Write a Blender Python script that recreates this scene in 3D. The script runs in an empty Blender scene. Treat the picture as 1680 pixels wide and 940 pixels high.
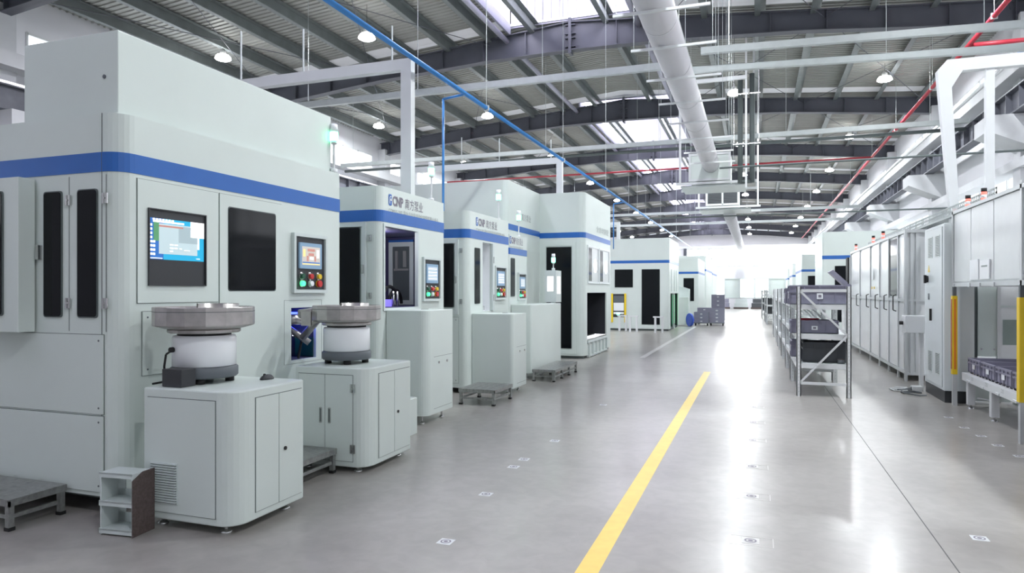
import bpy, math, random
from math import sin, cos, pi, radians, atan2, sqrt
random.seed(7)
S = bpy.context.scene
COL = S.collection
# ------------------------------------------------------------------ camera
cd = bpy.data.cameras.new('camera'); cam = bpy.data.objects.new('camera', cd); COL.objects.link(cam)
cam.location = (0, 0, 1.5); cam.rotation_euler = (radians(90), 0, radians(19.654))
cd.sensor_width = 36; cd.lens = 24; cd.shift_y = 8 / 1680; cd.clip_end = 400
S.camera = cam
# ------------------------------------------------------------------ world, exposure
w = bpy.data.worlds.new('sky'); S.world = w; w.use_nodes = True
w.node_tree.nodes['Background'].inputs[0].default_value = (0.86, 0.92, 1, 1)
w.node_tree.nodes['Background'].inputs[1].default_value = 1.0
S.view_settings.view_transform = 'Standard'; S.view_settings.look = 'None'
S.view_settings.gamma = 1; S.view_settings.exposure = 0.24
S.view_settings.use_curve_mapping = False
LAMP_W = 350.0          # watts of each high-bay lamp
WIN = 1.2               # daylight strength of the window panes
ENDWIN = 9.0            # daylight strength of the end windows
MONWIN = 12.0            # daylight strength of the roof monitor

# ------------------------------------------------------------------ materials
def mat(name, col, rough=.5, metal=0., var=.03, scale=6., bump=0., emit=0., coat=0., spec=None, trans=0.):
    m = bpy.data.materials.new(name); m.use_nodes = True
    nt = m.node_tree; b = nt.nodes['Principled BSDF']
    b.inputs['Roughness'].default_value = rough; b.inputs['Metallic'].default_value = metal
    if spec is not None: b.inputs['Specular IOR Level'].default_value = spec
    if coat: b.inputs['Coat Weight'].default_value = coat; b.inputs['Coat Roughness'].default_value = .08
    if trans: b.inputs['Transmission Weight'].default_value = trans
    tc = nt.nodes.new('ShaderNodeTexCoord'); n = nt.nodes.new('ShaderNodeTexNoise')
    n.inputs['Scale'].default_value = scale; n.inputs['Detail'].default_value = 4
    nt.links.new(tc.outputs['Object'], n.inputs['Vector'])
    r = nt.nodes.new('ShaderNodeValToRGB')
    lo = [max(0, c * (1 - var)) for c in col]; hi = [c * (1 + var) for c in col]
    r.color_ramp.elements[0].position = .3; r.color_ramp.elements[1].position = .7
    r.color_ramp.elements[0].color = (*lo, 1); r.color_ramp.elements[1].color = (*hi, 1)
    nt.links.new(n.outputs['Fac'], r.inputs[0]); nt.links.new(r.outputs[0], b.inputs['Base Color'])
    if bump:
        bp = nt.nodes.new('ShaderNodeBump'); bp.inputs['Strength'].default_value = bump
        bp.inputs['Distance'].default_value = .01
        nt.links.new(n.outputs['Fac'], bp.inputs['Height']); nt.links.new(bp.outputs[0], b.inputs['Normal'])
    if emit:
        nt.links.new(r.outputs[0], b.inputs['Emission Color']); b.inputs['Emission Strength'].default_value = emit
    return m
M = dict(
    body=mat('mint_white_powder_coat', (.64, .705, .675), .38, var=.02, scale=2),
    bodyw=mat('white_powder_coat', (.70, .75, .76), .35, var=.02, scale=2),
    frame=mat('pale_grey_frame', (.60, .66, .65), .35, var=.02),
    blue=mat('blue_stripe_paint', (.022, .125, .44), .35, var=.03),
    blue2=mat('blue_pipe_paint', (.05, .24, .60), .3),
    gask=mat('dark_gasket', (.10, .12, .12), .7),
    black=mat('black_panel', (.035, .037, .042), .45),
    glass=mat('smoked_acrylic', (.006, .007, .009), .07, spec=.18),
    dark=mat('dark_interior', (.02, .022, .03), .6),
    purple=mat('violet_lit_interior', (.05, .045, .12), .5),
    steel=mat('brushed_steel', (.45, .43, .42), .38, metal=.85, var=.12, scale=14, bump=.05),
    steeld=mat('worn_checker_steel', (.33, .34, .33), .42, metal=.7, var=.2, scale=30, bump=.2),
    chrome=mat('zinc', (.6, .6, .6), .25, metal=1),
    alu=mat('aluminium_profile', (.62, .64, .65), .38, metal=.5, var=.03),
    panel=mat('aluminium_composite_panel', (.74, .76, .77), .25, metal=.15, var=.02),
    enamel=mat('white_enamel', (.86, .88, .91), .25, var=.01),
    grey=mat('grey_cast_base', (.11, .125, .14), .5),
    rubber=mat('black_rubber', (.012, .012, .013), .6),
    brown=mat('brown_antislip', (.10, .075, .07), .8, var=.25, scale=60, bump=.3),
    white=mat('white_paint', (.68, .70, .71), .4, var=.01),
    wallw=mat('white_wall_paint', (.74, .74, .77), .7, var=.02, scale=1),
    conc=mat('white_painted_concrete', (.60, .61, .63), .7, var=.03, scale=2),
    rafter=mat('dark_grey_steel_paint', (.085, .09, .112), .55, var=.08, scale=2),
    girder=mat('grey_crane_girder_paint', (.11, .115, .14), .5, var=.08),
    purlin=mat('galvanised_purlin', (.17, .19, .19), .5, metal=.2, var=.1, scale=3),
    sheet=mat('roof_sheet', (.31, .315, .295), .5, metal=.1, var=.05, scale=2),
    siding=mat('gable_siding', (.38, .38, .46), .6, var=.03),
    trk=mat('galvanised_track', (.50, .54, .54), .4, metal=.2, var=.04),
    duct=mat('white_duct_fabric', (.62, .61, .64), .6, var=.02, scale=3),
    red=mat('red_fire_pipe_paint', (.42, .03, .05), .4),
    lamp=mat('lamp_housing', (.5, .5, .5), .4),
    yellow=mat('yellow_safety_paint', (.85, .60, .02), .35),
    yelline=mat('yellow_floor_paint', (.86, .62, .16), .35, var=.06, scale=9),
    mist=mat('misty_glazing', (.26, .32, .30), .2),
    crate=mat('violet_grey_plastic', (.24, .235, .31), .45, var=.05),
    crated=mat('dark_grey_plastic', (.07, .075, .085), .45, var=.05),
    green=mat('dark_green_sheet', (.01, .09, .05), .4),
    ink=mat('grey_print', (.22, .20, .25), .6),
    ink2=mat('light_grey_print', (.30, .34, .33), .6),
    tape=mat('pale_floor_tape', (.56, .55, .53), .35),
    joint=mat('floor_joint_dark', (.12, .12, .12), .8),
    btn_r=mat('red_button', (.6, .03, .03), .3), btn_y=mat('yellow_ring', (.8, .55, .02), .3),
    bluep=mat('blue_plastic', (.02, .07, .45), .4),
    orange=mat('orange_strip', (.75, .22, .02), .3),
)
def emis(name, col, s):
    return mat(name, col, .5, var=.01, scale=3, emit=s)
M.update(
    e_lamp=emis('lamp_lens_light', (1, 1, 1), 22), e_win=emis('daylight_window', (.93, .96, 1), WIN),
    e_end=emis('end_daylight_window', (1, 1, 1), ENDWIN), e_mon=emis('monitor_daylight_window', (.93, .90, 1), MONWIN),
    e_sky=emis('translucent_roof_light', (.62, .63, .66), .22),
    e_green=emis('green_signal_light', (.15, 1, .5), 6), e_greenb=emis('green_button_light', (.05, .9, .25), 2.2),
    e_blue=emis('blue_work_light', (.05, .08, 1), 5), e_viol=emis('violet_lit_glow', (.25, .2, .9), .5),
    e_red=emis('red_signal_light', (1, .18, .14), 1.1), e_tube=emis('white_strip_and_glint', (.9, .95, 1), 3),
    s_teal=emis('screen_teal', (.01, .36, .60), 0.49), s_navy=emis('screen_navy', (.02, .13, .42), 0.49),
    s_win=emis('screen_window_grey', (.42, .52, .55), 0.56), s_wind=emis('screen_pane_grey', (.30, .38, .41), 0.56),
    s_white=emis('screen_white', (.95, .93, .93), 0.66), s_green=emis('screen_green', (.08, .26, .12), 0.49),
    s_blueg=emis('screen_bluegrey', (.17, .27, .38), 0.42), s_tan=emis('screen_tan', (.48, .44, .40), 0.49),
    s_red=emis('screen_red', (.50, .22, .18), 0.42), s_yel=emis('screen_yellow', (.8, .65, .25), 0.56),
    s_pale=emis('screen_pale', (.45, .52, .60), 0.32))
# floor: polished, sealed concrete
fm = bpy.data.materials.new('polished_concrete'); fm.use_nodes = True
nt = fm.node_tree; L = nt.links; b = nt.nodes['Principled BSDF']
tc = nt.nodes.new('ShaderNodeTexCoord')
def noise(scale, det=6, dist=0., vec=None):
    n = nt.nodes.new('ShaderNodeTexNoise'); n.inputs['Scale'].default_value = scale
    n.inputs['Detail'].default_value = det; n.inputs['Distortion'].default_value = dist
    L.new(vec or tc.outputs['Object'], n.inputs['Vector']); return n
def blend(src, a0, a1, ca, cb):     # smooth mix of two colours by a noise value
    mr = nt.nodes.new('ShaderNodeMapRange'); mr.interpolation_type = 'SMOOTHSTEP'
    mr.inputs[1].default_value = a0; mr.inputs[2].default_value = a1; L.new(src, mr.inputs[0])
    x = nt.nodes.new('ShaderNodeMix'); x.data_type = 'RGBA'; L.new(mr.outputs[0], x.inputs[0])
    x.inputs[6].default_value = (*ca, 1); x.inputs[7].default_value = (*cb, 1); return x, mr
n1 = noise(.8, 7, .5); n2 = noise(9, 8, .6)
r1, _ = blend(n1.outputs[0], .25, .75, (.315, .298, .278), (.41, .394, .372))
r2, _ = blend(n2.outputs[0], .25, .75, (.87, .865, .86), (1, 1, 1))
mx = nt.nodes.new('ShaderNodeMix'); mx.data_type = 'RGBA'; mx.blend_type = 'MULTIPLY'; mx.inputs[0].default_value = 1
L.new(r1.outputs[2], mx.inputs[6]); L.new(r2.outputs[2], mx.inputs[7]); L.new(mx.outputs[2], b.inputs['Base Color'])
n3 = noise(.8, 1)
r3 = nt.nodes.new('ShaderNodeMapRange'); r3.inputs[1].default_value = .25; r3.inputs[2].default_value = .75
r3.inputs[3].default_value = .285; r3.inputs[4].default_value = .34
L.new(n3.outputs[0], r3.inputs[0]); L.new(r3.outputs[0], b.inputs['Roughness'])
b.inputs['Specular IOR Level'].default_value = .55
b.inputs['Coat Weight'].default_value = .22; b.inputs['Coat Roughness'].default_value = .17
M['floor'] = fm

# ------------------------------------------------------------------ builder
ORG = {}
class MB:
    """collects shapes in world coordinates; build() links them as ONE mesh object"""
    def __init__(s, m='body'): s.v = []; s.f = []; s.mi = []; s.mats = []; s.sm = []; s.use(m)
    def use(s, m):
        if m not in s.mats: s.mats.append(m)
        s.cur = s.mats.index(m); return s
    def add(s, vs, fs, smooth=False):
        o = len(s.v); s.v += vs; s.f += [tuple(i + o for i in f) for f in fs]
        s.mi += [s.cur] * len(fs); s.sm += [smooth] * len(fs); return s
    def box(s, x0, x1, y0, y1, z0, z1):
        x0, x1 = min(x0, x1), max(x0, x1); y0, y1 = min(y0, y1), max(y0, y1); z0, z1 = min(z0, z1), max(z0, z1)
        return s.add([(x0, y0, z0), (x1, y0, z0), (x1, y1, z0), (x0, y1, z0), (x0, y0, z1), (x1, y0, z1), (x1, y1, z1), (x0, y1, z1)],
                     [(3, 2, 1, 0), (4, 5, 6, 7), (0, 1, 5, 4), (1, 2, 6, 5), (2, 3, 7, 6), (3, 0, 4, 7)])
    def prism(s, poly, z0, z1):          # poly counter-clockwise in XY
        n = len(poly)
        return s.add([(x, y, z0) for x, y in poly] + [(x, y, z1) for x, y in poly],
                     [tuple(range(n))[::-1], tuple(range(n, 2 * n))] + [(i, (i + 1) % n, n + (i + 1) % n, n + i) for i in range(n)])
    def prof(s, poly, axis, c0, c1):     # profile (u,z) extruded along X (u=Y) or Y (u=X)
        n = len(poly)
        f = (lambda u, z, c: (c, u, z)) if axis == 'x' else (lambda u, z, c: (u, c, z))
        return s.add([f(u, z, c0) for u, z in poly] + [f(u, z, c1) for u, z in poly],
                     [tuple(range(n))[::-1], tuple(range(n, 2 * n))] + [(i, (i + 1) % n, n + (i + 1) % n, n + i) for i in range(n)])
    def cyl(s, p, q, r, n=12, r2=None):
        r2 = r if r2 is None else r2
        d = [q[i] - p[i] for i in range(3)]; l = sqrt(sum(k * k for k in d)); d = [k / l for k in d]
        a = (0, 0, 1) if abs(d[2]) < .9 else (1, 0, 0)
        u = (d[1] * a[2] - d[2] * a[1], d[2] * a[0] - d[0] * a[2], d[0] * a[1] - d[1] * a[0])
        k = sqrt(sum(t * t for t in u)); u = [t / k for t in u]
        v = (d[1] * u[2] - d[2] * u[1], d[2] * u[0] - d[0] * u[2], d[0] * u[1] - d[1] * u[0])
        vs = []
        for c, rad in ((p, r), (q, r2)):
            for i in range(n):
                t = 2 * pi * i / n; vs.append(tuple(c[j] + rad * (cos(t) * u[j] + sin(t) * v[j]) for j in range(3)))
        o = len(s.v)
        s.add(vs, [(i, (i + 1) % n, n + (i + 1) % n, n + i) for i in range(n)], n > 8)
        s.f += [tuple(o + i for i in range(n))[::-1], tuple(o + n + i for i in range(n))]; s.mi += [s.cur] * 2; s.sm += [False] * 2
        return s
    def lathe(s, prof, cx, cy, n=40, a0=0., a1=2 * pi):  # profile [(r,z)]
        full = abs(a1 - a0 - 2 * pi) < 1e-6; k = n if full else n + 1; m = len(prof)
        vs = [(cx + r * cos(a0 + (a1 - a0) * i / n), cy + r * sin(a0 + (a1 - a0) * i / n), z) for i in range(k) for r, z in prof]
        fs = [(i * m + j, ((i + 1) % k) * m + j, ((i + 1) % k) * m + j + 1, i * m + j + 1) for i in range(n) for j in range(m - 1)]
        return s.add(vs, fs, True)
    def tube(s, pts, r, n=8):
        for a, b_ in zip(pts, pts[1:]): s.cyl(a, b_, r, n)
        return s
    # things laid on an upright face: E looks to +X, S looks to -Y, W looks to -X
    def slab(s, face, c, a0, a1, z0, z1, p0, p1):
        if face == 'E': return s.box(c + p0, c + p1, a0, a1, z0, z1)
        if face == 'S': return s.box(a0, a1, c - p1, c - p0, z0, z1)
        if face == 'W': return s.box(c - p1, c - p0, a0, a1, z0, z1)
    def ring(s, face, c, a0, a1, z0, z1, p0, p1, t):
        s.slab(face, c, a0, a1, z0, z0 + t, p0, p1); s.slab(face, c, a0, a1, z1 - t, z1, p0, p1)
        s.slab(face, c, a0, a0 + t, z0 + t, z1 - t, p0, p1); return s.slab(face, c, a1 - t, a1, z0 + t, z1 - t, p0, p1)
    def rslab(s, face, c, a0, a1, z0, z1, p0, p1, r=.02):   # slab with rounded corners
        pl = []
        for cx, cz, t0 in ((a1 - r, z1 - r, 0), (a0 + r, z1 - r, 90), (a0 + r, z0 + r, 180), (a1 - r, z0 + r, 270)):
            for k in range(4): t = radians(t0 + 30 * k); pl.append((cx + r * cos(t), cz + r * sin(t)))
        if face == 'S': return s.prof(pl, 'y', c - p0, c - p1)
        if face == 'E': return s.prof(pl, 'x', c + p0, c + p1)
        return s.prof(pl[::-1], 'x', c - p0, c - p1)
    def knob(s, face, c, a, z, r, p0, p1, n=10, r2=None):
        P = {'E': lambda p: (c + p, a, z), 'S': lambda p: (a, c - p, z), 'W': lambda p: (c - p, a, z)}[face]
        return s.cyl(P(p0), P(p1), r, n, r2)
    def text(s, txt, face, c, a, z, h, width=None, p=.003, bold=0.):
        cu = bpy.data.curves.new('t', 'FONT'); cu.body = txt; cu.size = h; cu.resolution_u = 2; cu.offset = bold; cu.fill_mode = 'FRONT'
        o = bpy.data.objects.new('t', cu); me = o.to_mesh()
        xs = [v.co.x for v in me.vertices]
        if xs:
            k = (width / (max(xs) - min(xs))) if width else 1.; x0 = min(xs)
            f = {'E': lambda x, y: (c + p, a + x, z + y), 'S': lambda x, y: (a + x, c - p, z + y), 'W': lambda x, y: (c - p, a - x, z + y)}[face]
            s.add([f((v.co.x - x0) * k, v.co.y) for v in me.vertices], [tuple(q.vertices) for q in me.polygons])
        o.to_mesh_clear(); bpy.data.objects.remove(o); bpy.data.curves.remove(cu); return s
    def build(s, name, parent=None, bevel=0., org=None, seg=2):
        o_ = ORG.get(parent.name, (0, 0, 0)) if parent else (org or (0, 0, 0))
        me = bpy.data.meshes.new(name)
        me.from_pydata([(x - o_[0], y - o_[1], z - o_[2]) for x, y, z in s.v], [], s.f)
        for m in s.mats: me.materials.append(M[m])
        me.polygons.foreach_set('material_index', s.mi); me.polygons.foreach_set('use_smooth', s.sm); me.update()
        o = bpy.data.objects.new(name, me); COL.objects.link(o)
        if parent: o.parent = parent
        else: o.location = o_
        ORG[o.name] = o_
        if bevel:
            bv = o.modifiers.new('bevel', 'BEVEL'); bv.width = bevel; bv.segments = seg; bv.limit_method = 'ANGLE'; bv.angle_limit = radians(40)
        return o
def tag(o, label=None, cat=None, group=None, kind=None):
    for k, v in (('label', label), ('category', cat), ('group', group), ('kind', kind)):
        if v: o[k] = v
    return o
def thing(name, loc, label, cat, group=None, rz=0.):
    o = bpy.data.objects.new(name, None); COL.objects.link(o); o.location = loc; o.rotation_euler[2] = rz
    o.empty_display_size = .2; ORG[o.name] = (0, 0, 0) if rz else tuple(loc)
    return tag(o, label, cat, group)
def setting(name, loc=(0, 0, 0)):
    o = bpy.data.objects.new(name, None); COL.objects.link(o); o.location = loc; ORG[o.name] = tuple(loc); o['kind'] = 'structure'; return o
def children(o): return CH.get(o.name, [])
CH = {}
def copy_tree(o, loc=None, label=None, parent=None, rz=None):
    c = o.copy(); COL.objects.link(c); c.parent = parent; ORG[c.name] = ORG[o.name]
    if loc is not None: c.location = loc
    if label: c['label'] = label
    if rz is not None: c.rotation_euler[2] = rz
    for ch in [k for k in o.children]: copy_tree(ch, parent=c)
    return c
def copy_part(o, parent, dx=0, dy=0, dz=0):
    c = o.copy(); COL.objects.link(c); c.parent = parent; c.location = (o.location[0] + dx, o.location[1] + dy, o.location[2] + dz)
    ORG[c.name] = ORG[o.name]; return c
def rpoly(x0, x1, y0, y1, r, corners):   # rounded rectangle; corners: set of 'ne','nw','se','sw'
    out = []
    for nm, cx, cy, sx, sy, t0 in (('sw', x0, y0, 1, 1, 180), ('se', x1, y0, -1, 1, 270), ('ne', x1, y1, -1, -1, 0), ('nw', x0, y1, 1, -1, 90)):
        if nm in corners and r > 0:
            for k in range(7): t = radians(t0 + 15 * k); out.append((cx + sx * r + r * cos(t), cy + sy * r + r * sin(t)))
        else: out.append((cx, cy))
    return out

# ================================================================== STRUCTURE
XL, XR, RX = -19.6, 7.4, -6.05
BAY = 10.2; RAF = [23.0 + BAY * k for k in range(-3, 9)]
Y0, Y1 = -12.0, 106.0
fl_ = setting('floor')
MB('floor').box(-20, 8, Y0 - .5, Y1 + .5, -.12, 0).build('floor_slab', fl_)
MB('yelline').box(-.91, -.79, 1.5, 13.2, 0, .0015).build('yellow_line', fl_)
MB('tape').box(-2.48, -2.36, 15.5, 30, 0, .0015).build('pale_line', fl_)
for x, a, b_ in ((1.02, 1.5, 12.0), ):
    MB('joint').box(x, x + .006, a, b_, 0, .0012).build('floor_joint', fl_)
MB('joint').box(-7, 6.5, 30.0, 30.012, 0, .0012).build('floor_joint', fl_)
def sticker(x, y, s=.045, plate=False):
    m = MB('tape' if plate else 'white').box(x - s, x + s, y - s, y + s, 0, .0012)
    m.use('ink'); z = .0022
    n = 20
    for r0, r1 in ((s * .72, s * .52), (s * .30, 0.)):
        vs = [(x + r * cos(2 * pi * i / n), y + r * sin(2 * pi * i / n), z) for r in (r0, max(r1, .0005)) for i in range(n)]
        m.add(vs, [(i, (i + 1) % n, n + (i + 1) % n, n + i) for i in range(n)])
    if plate:
        m.use('tape')
        for q in ((x - .12, x + .13, y - .085, y - .08), (x - .12, x + .13, y + .07, y + .075), (x - .12, x - .115, y - .08, y + .07), (x + .125, x + .13, y - .08, y + .07)): m.box(*q, 0, .0008)
    m.build('floor_sticker', fl_)
for x, y in ((-1.75, 3.72), (-1.88, 4.69), (-1.95, 5.50), (-1.95, 5.78), (-1.9, 6.6), (-1.9, 8.9)): sticker(x, y)
for x, y in ((-.03, 4.35), (-.03, 5.3), (-.03, 6.2), (-.03, 7.3), (-.03, 8.3), (-.03, 9.4), (-.03, 10.6)): sticker(x, y, .05, True)
for x, y in ((1.28, 4.86), (2.37, 6.35), (2.3, 6.85), (2.26, 7.4), (2.22, 7.85), (2.2, 8.3), (2.16, 8.75), (2.16, 9.4)): sticker(x, y)

def roofz(x): return 11.1 - .085 * abs(x - RX)
ce = setting('ceiling')
# rafters: tapered welded I-beams
pts = [(-13.5, 8.98), (-7.5, 9.55), (-3, 9.80), (0, 9.84), (3, 9.80), (7.5, 9.55), (13.4, 8.98)]
m = MB('rafter')
def chord(dx):
    for (a, za), (b_, zb) in zip(pts, pts[1:]):
        if a <= dx <= b_ + 1e-6: return za + (zb - za) * (dx - a) / (b_ - a)
for (a, za), (b_, zb) in zip(pts, pts[1:]):
    ta, tb = roofz(RX + a) - .3, roofz(RX + b_) - .3
    m.prof([(RX + a, za), (RX + b_, zb), (RX + b_, tb), (RX + a, ta)], 'y', -.01, .01)
    for z0, z1 in ((za, zb), (ta, tb)):
        m.prof([(RX + a, z0), (RX + b_, z1), (RX + b_, z1 + .03), (RX + a, z0 + .03)], 'y', -.16, .16)
for k in range(-8, 9):
    x = RX + k * 1.62; m.box(x - .012, x + .012, -.14, .14, chord(k * 1.62), roofz(x) - .3)
rf = m.build('rafter', ce); rf.location = (0, RAF[0], 0)
for y in RAF[1:]: copy_part(rf, ce, dy=y - RAF[0])
# splice plates with bolts at the ridge of every rafter
m = MB('rafter').box(RX - .05, RX + .05, -.17, .17, 9.72, 10.95)
for z in (9.95, 10.25, 10.4, 10.7): m.box(RX - .18, RX + .18, -.13, .13, z, z + .03)
sp = m.build('splice_plate', ce); sp.location = (0, RAF[0], 0)
for y in RAF[1:]: copy_part(sp, ce, dy=y - RAF[0])
# purlins: Z sections running the length of the hall
for k in range(-8, 9):
    if k == 0: continue
    x = RX + k * 1.62 - (0.3 if k > 0 else -.3); z = roofz(x) - .04
    m = MB('purlin')
    m.box(x - .008, x + .008, Y0, Y1, z - .30, z).box(x - .17, x, Y0, Y1, z - .31, z - .295).box(x, x + .17, Y0, Y1, z - .012, z)
    m.build('purlin', ce)
# roof sheets with trapezoid ribs running up the slope; a roof light before each rafter; a ridge monitor
MX0, MX1 = -8.3, -3.8
def mon(i): return RAF[i + 1] <= 23.1 or RAF[i] >= 33.0
def sheet(xa, xb, ya, yb, pitch, name, matn, rib=.035):
    m = MB(matn); vs = []; n = max(1, int((yb - ya) / pitch)); p = (yb - ya) / n
    prof = []
    for i in range(n):
        y = ya + i * p; prof += [(y, 0), (y + p * .62, 0), (y + p * .72, -rib), (y + p * .92, -rib)]
    prof.append((yb, 0))
    for y, dz in prof: vs += [(xa, y, roofz(xa) + dz), (xb, y, roofz(xb) + dz)]
    m.add(vs, [(2 * i, 2 * i + 1, 2 * i + 3, 2 * i + 2) for i in range(len(prof) - 1)]); return m.build(name, ce)
for i in range(len(RAF) - 1):
    ya, yb = RAF[i], RAF[i + 1]; xl, xr = (MX0, MX1) if mon(i) else (RX, RX)
    near = yb < 50
    for xa, xb in ((XL, xl), (xr, XR)):
        sheet(xa, xb, ya, yb - .85, .21 if near else .42, 'roof_sheet', 'sheet')
        if yb > 20: sheet(xa, xb, yb - .85, yb, .85, 'roof_light', 'e_sky', .01)
        else: sheet(xa, xb, yb - .85, yb, .21, 'roof_sheet', 'sheet')
for xa, xb in ((XL, RX), (RX, XR)): sheet(xa, xb, RAF[-1], Y1, .42, 'roof_sheet', 'sheet')
for ya, yb in ((RAF[0], 23.0), (33.2, RAF[-1])):     # ridge monitor: curb, glazing, mullions, roof, gables
    for x in (MX0, MX1):
        z = roofz(x)
        MB('siding').box(x - .04, x + .04, ya, yb, z - .25, z + .15).build('monitor_curb', ce)
        MB('e_mon').box(x - .015, x + .015, ya, yb, z + .15, z + 1.35).build('monitor_window', ce)
        m = MB('white'); y = ya
        while y <= yb: m.box(x - .05, x + .05, y - .05, y + .05, z + .1, z + 1.4); y += 2.04
        m.build('monitor_mullion', ce)
    MB('siding').prof([(MX0 - .3, 12.25), (MX1 + .3, 12.25), (RX, 12.55)], 'y', ya, yb).build('monitor_roof', ce)
    for y in (ya, yb):
        m = MB('siding').prof([(MX0, 10.9), (MX1, 10.9), (MX1, 12.25), (RX, 12.5), (MX0, 12.25)], 'y', y - .02, y + .02)
        x = MX0
        while x < MX1: m.box(x, x + .05, y - .05, y + .05, 11.0, 12.3); x += .3
        m.use('white').box(MX0, MX1, y - .08, y + .08, 10.95, 11.03); m.build('monitor_gable', ce)
# bracing rods between rafters
def rod(p, q, r=.012, name='brace_rod', parent=None, mt='rafter', n=6): return MB(mt).cyl(p, q, r, n).build(name, parent)
for i in (1, 2, 3, 4):
    ya, yb = RAF[i], RAF[i + 1]
    for xa, xb in ((-18.9, -14), (-14, -9), (-3, 2), (2, 6.8)):
        rod((xa, ya, roofz(xa) - .5), (xb, yb, roofz(xb) - .5), parent=ce); rod((xb, ya, roofz(xb) - .5), (xa, yb, roofz(xa) - .5), parent=ce)
for i in range(1, 7):   # ridge tie tubes at both edges of the monitor
    for x in (MX0 - .1, MX1 + .1):
        z = roofz(x) - .45
        MB('siding').cyl((x, RAF[i], z), (x, RAF[i + 1], z), .09, 10).build('tie_tube', ce)

# ---- side walls
def side_wall(name, X, sgn):
    wl = setting(name)     # sgn: +1 inner side faces +X
    o = X - sgn * .2
    wins = [(RAF[i] + .9, RAF[i + 1] - .9) for i in range(len(RAF) - 1)]
    bands = [(3.3, 5.3), (7.6, 8.9)]
    for z0, z1 in ((0, 3.3), (5.3, 7.6), (8.9, 10.1)): MB('wallw').box(X, o, Y0, Y1, z0, z1).build('wall_panel', wl)
    for (z0, z1) in bands:
        prev = Y0
        for a, b_ in wins + [(Y1, Y1)]:
            if a > prev: MB('wallw').box(X, o, prev, a, z0, z1).build('wall_panel', wl)
            prev = b_
        for a, b_ in wins:
            f = MB('white').box(X + sgn * .02, X - sgn * .1, a, b_, z0, z0 + .06).box(X + sgn * .02, X - sgn * .1, a, b_, z1 - .06, z1)
            n = 6
            for k in range(n + 1):
                y = a + (b_ - a) * k / n; f.box(X + sgn * .02, X - sgn * .1, y - .03, y + .03, z0, z1)
            fr = f.build('window_frame', wl)
            MB('e_win').box(X - sgn * .05, X - sgn * .06, a, b_, z0, z1).build('window_pane', fr)
    return wl
wl = side_wall('wall_left', XL, 1); wr = side_wall('wall_right', XR, -1)  # right wall's windows are added to bring daylight from that side
def girder_at(x, parent, mt='girder'):
    m = MB(mt)
    m.box(x - .012, x + .012, 0, BAY, 6.35, 6.98).box(x - .17, x + .17, 0, BAY, 6.32, 6.36).box(x - .17, x + .17, 0, BAY, 6.96, 7.0)
    for k in range(10): m.box(x - .16, x + .16, k * 1.02 + .5, k * 1.02 + .515, 6.36, 6.96)
    m.use('chrome').box(x - .04, x + .04, 0, BAY, 7.0, 7.1)
    g = m.build('crane_girder', parent); g.location = (0, RAF[0], 0)
    for y in RAF[1:-1]: copy_part(g, parent, dy=y - RAF[0])
girder_at(-18.8, wl); girder_at(6.7, wr)
# columns, corbels and eaves beams
m = MB('conc').box(XL, XL + .45, -.3, .3, 0, 9.3); c1 = m.build('column', wl); c1.location = (0, RAF[0], 0)
m = MB('conc').prof([(XL, 5.3), (XL + 1.15, 5.9), (XL + 1.15, 6.32), (XL, 6.32)], 'y', -.3, .3); k1 = m.build('corbel', wl); k1.location = (0, RAF[0], 0)
m = MB('conc').box(XR - .45, XR, -.3, .3, 0, 9.3); c2 = m.build('column', wr); c2.location = (0, RAF[0], 0)
m = MB('conc').prof([(5.95, 5.87), (XR, 5.2), (XR, 6.30), (5.95, 6.30)], 'y', -1.1, .1); k2 = m.build('corbel', wr); k2.location = (0, RAF[0], 0)
for y in RAF[1:]:
    for c, p in ((c1, wl), (k1, wl), (c2, wr), (k2, wr)): copy_part(c, p, dy=y - RAF[0])
MB('conc').box(6.6, 7.1, Y0, Y1, 7.45, 7.95).build('wall_beam', wr)
MB('conc').box(6.85, 7.35, Y0, Y1, 4.95, 5.2).build('wall_beam', wr)
MB('conc').box(-19.3, -18.7, Y0, Y1, 7.5, 7.9).build('wall_beam', wl)

# ---- end wall and the partition before it
wb = setting('wall_back')
MB('conc').box(XL, XR, Y0 - .2, Y0, 0, 10.2).build('wall_panel', wb)
we = setting('wall_end')
MB('wallw').box(XL, XR, Y1, Y1 + .2, 0, 10.2).build('wall_panel', we)
wp = setting('wall_partition')
PY = 64.0
MB('wallw').box(XL, XR, PY, PY + .15, 2.65, 3.75).build('wall_panel', wp)
MB('white').box(XL, XR, PY - .05, PY + .2, 5.35, 5.6).build('wall_lintel', wp)
MB('wallw').box(XL, -6.1, PY, PY + .15, 3.75, 5.4).build('wall_panel', wp)
MB('wallw').box(XL, -5.5, PY, PY + .15, 0, 2.65).build('wall_panel', wp)
MB('wallw').box(5.5, XR, PY, PY + .15, 0, 5.35).build('wall_panel', wp)
MB('wallw').box(-5.5, 5.5, PY, PY + .15, 0, .9).build('wall_panel', wp)
MB('rafter').box(-6.2, -5.95, PY - .15, PY, 2.65, 5.4).build('wall_post', wp)
for i in range(6):
    a = -5.95 + i * 1.95; b_ = a + 1.95
    fr = MB('white').ring('S', PY, a, b_, 3.75, 5.35, -.05, .02, .07).build('window_%d' % (i + 1)); fr.parent = wp
    MB('e_end').box(a + .06, b_ - .06, PY + .05, PY + .06, 3.8, 5.3).build('window_pane', fr)
xs = [-5.4, -3.9, -2.6, -1.35, -.1, 1.1, 2.4, 3.8, 5.3]
mats_ = ['panel', 'e_end2', 'body', 'e_end2', 'e_end2', 'body', 'e_end2', 'panel']
M['e_end2'] = emis('frosted_daylight', (.93, 1, .97), 1.3)
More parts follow.
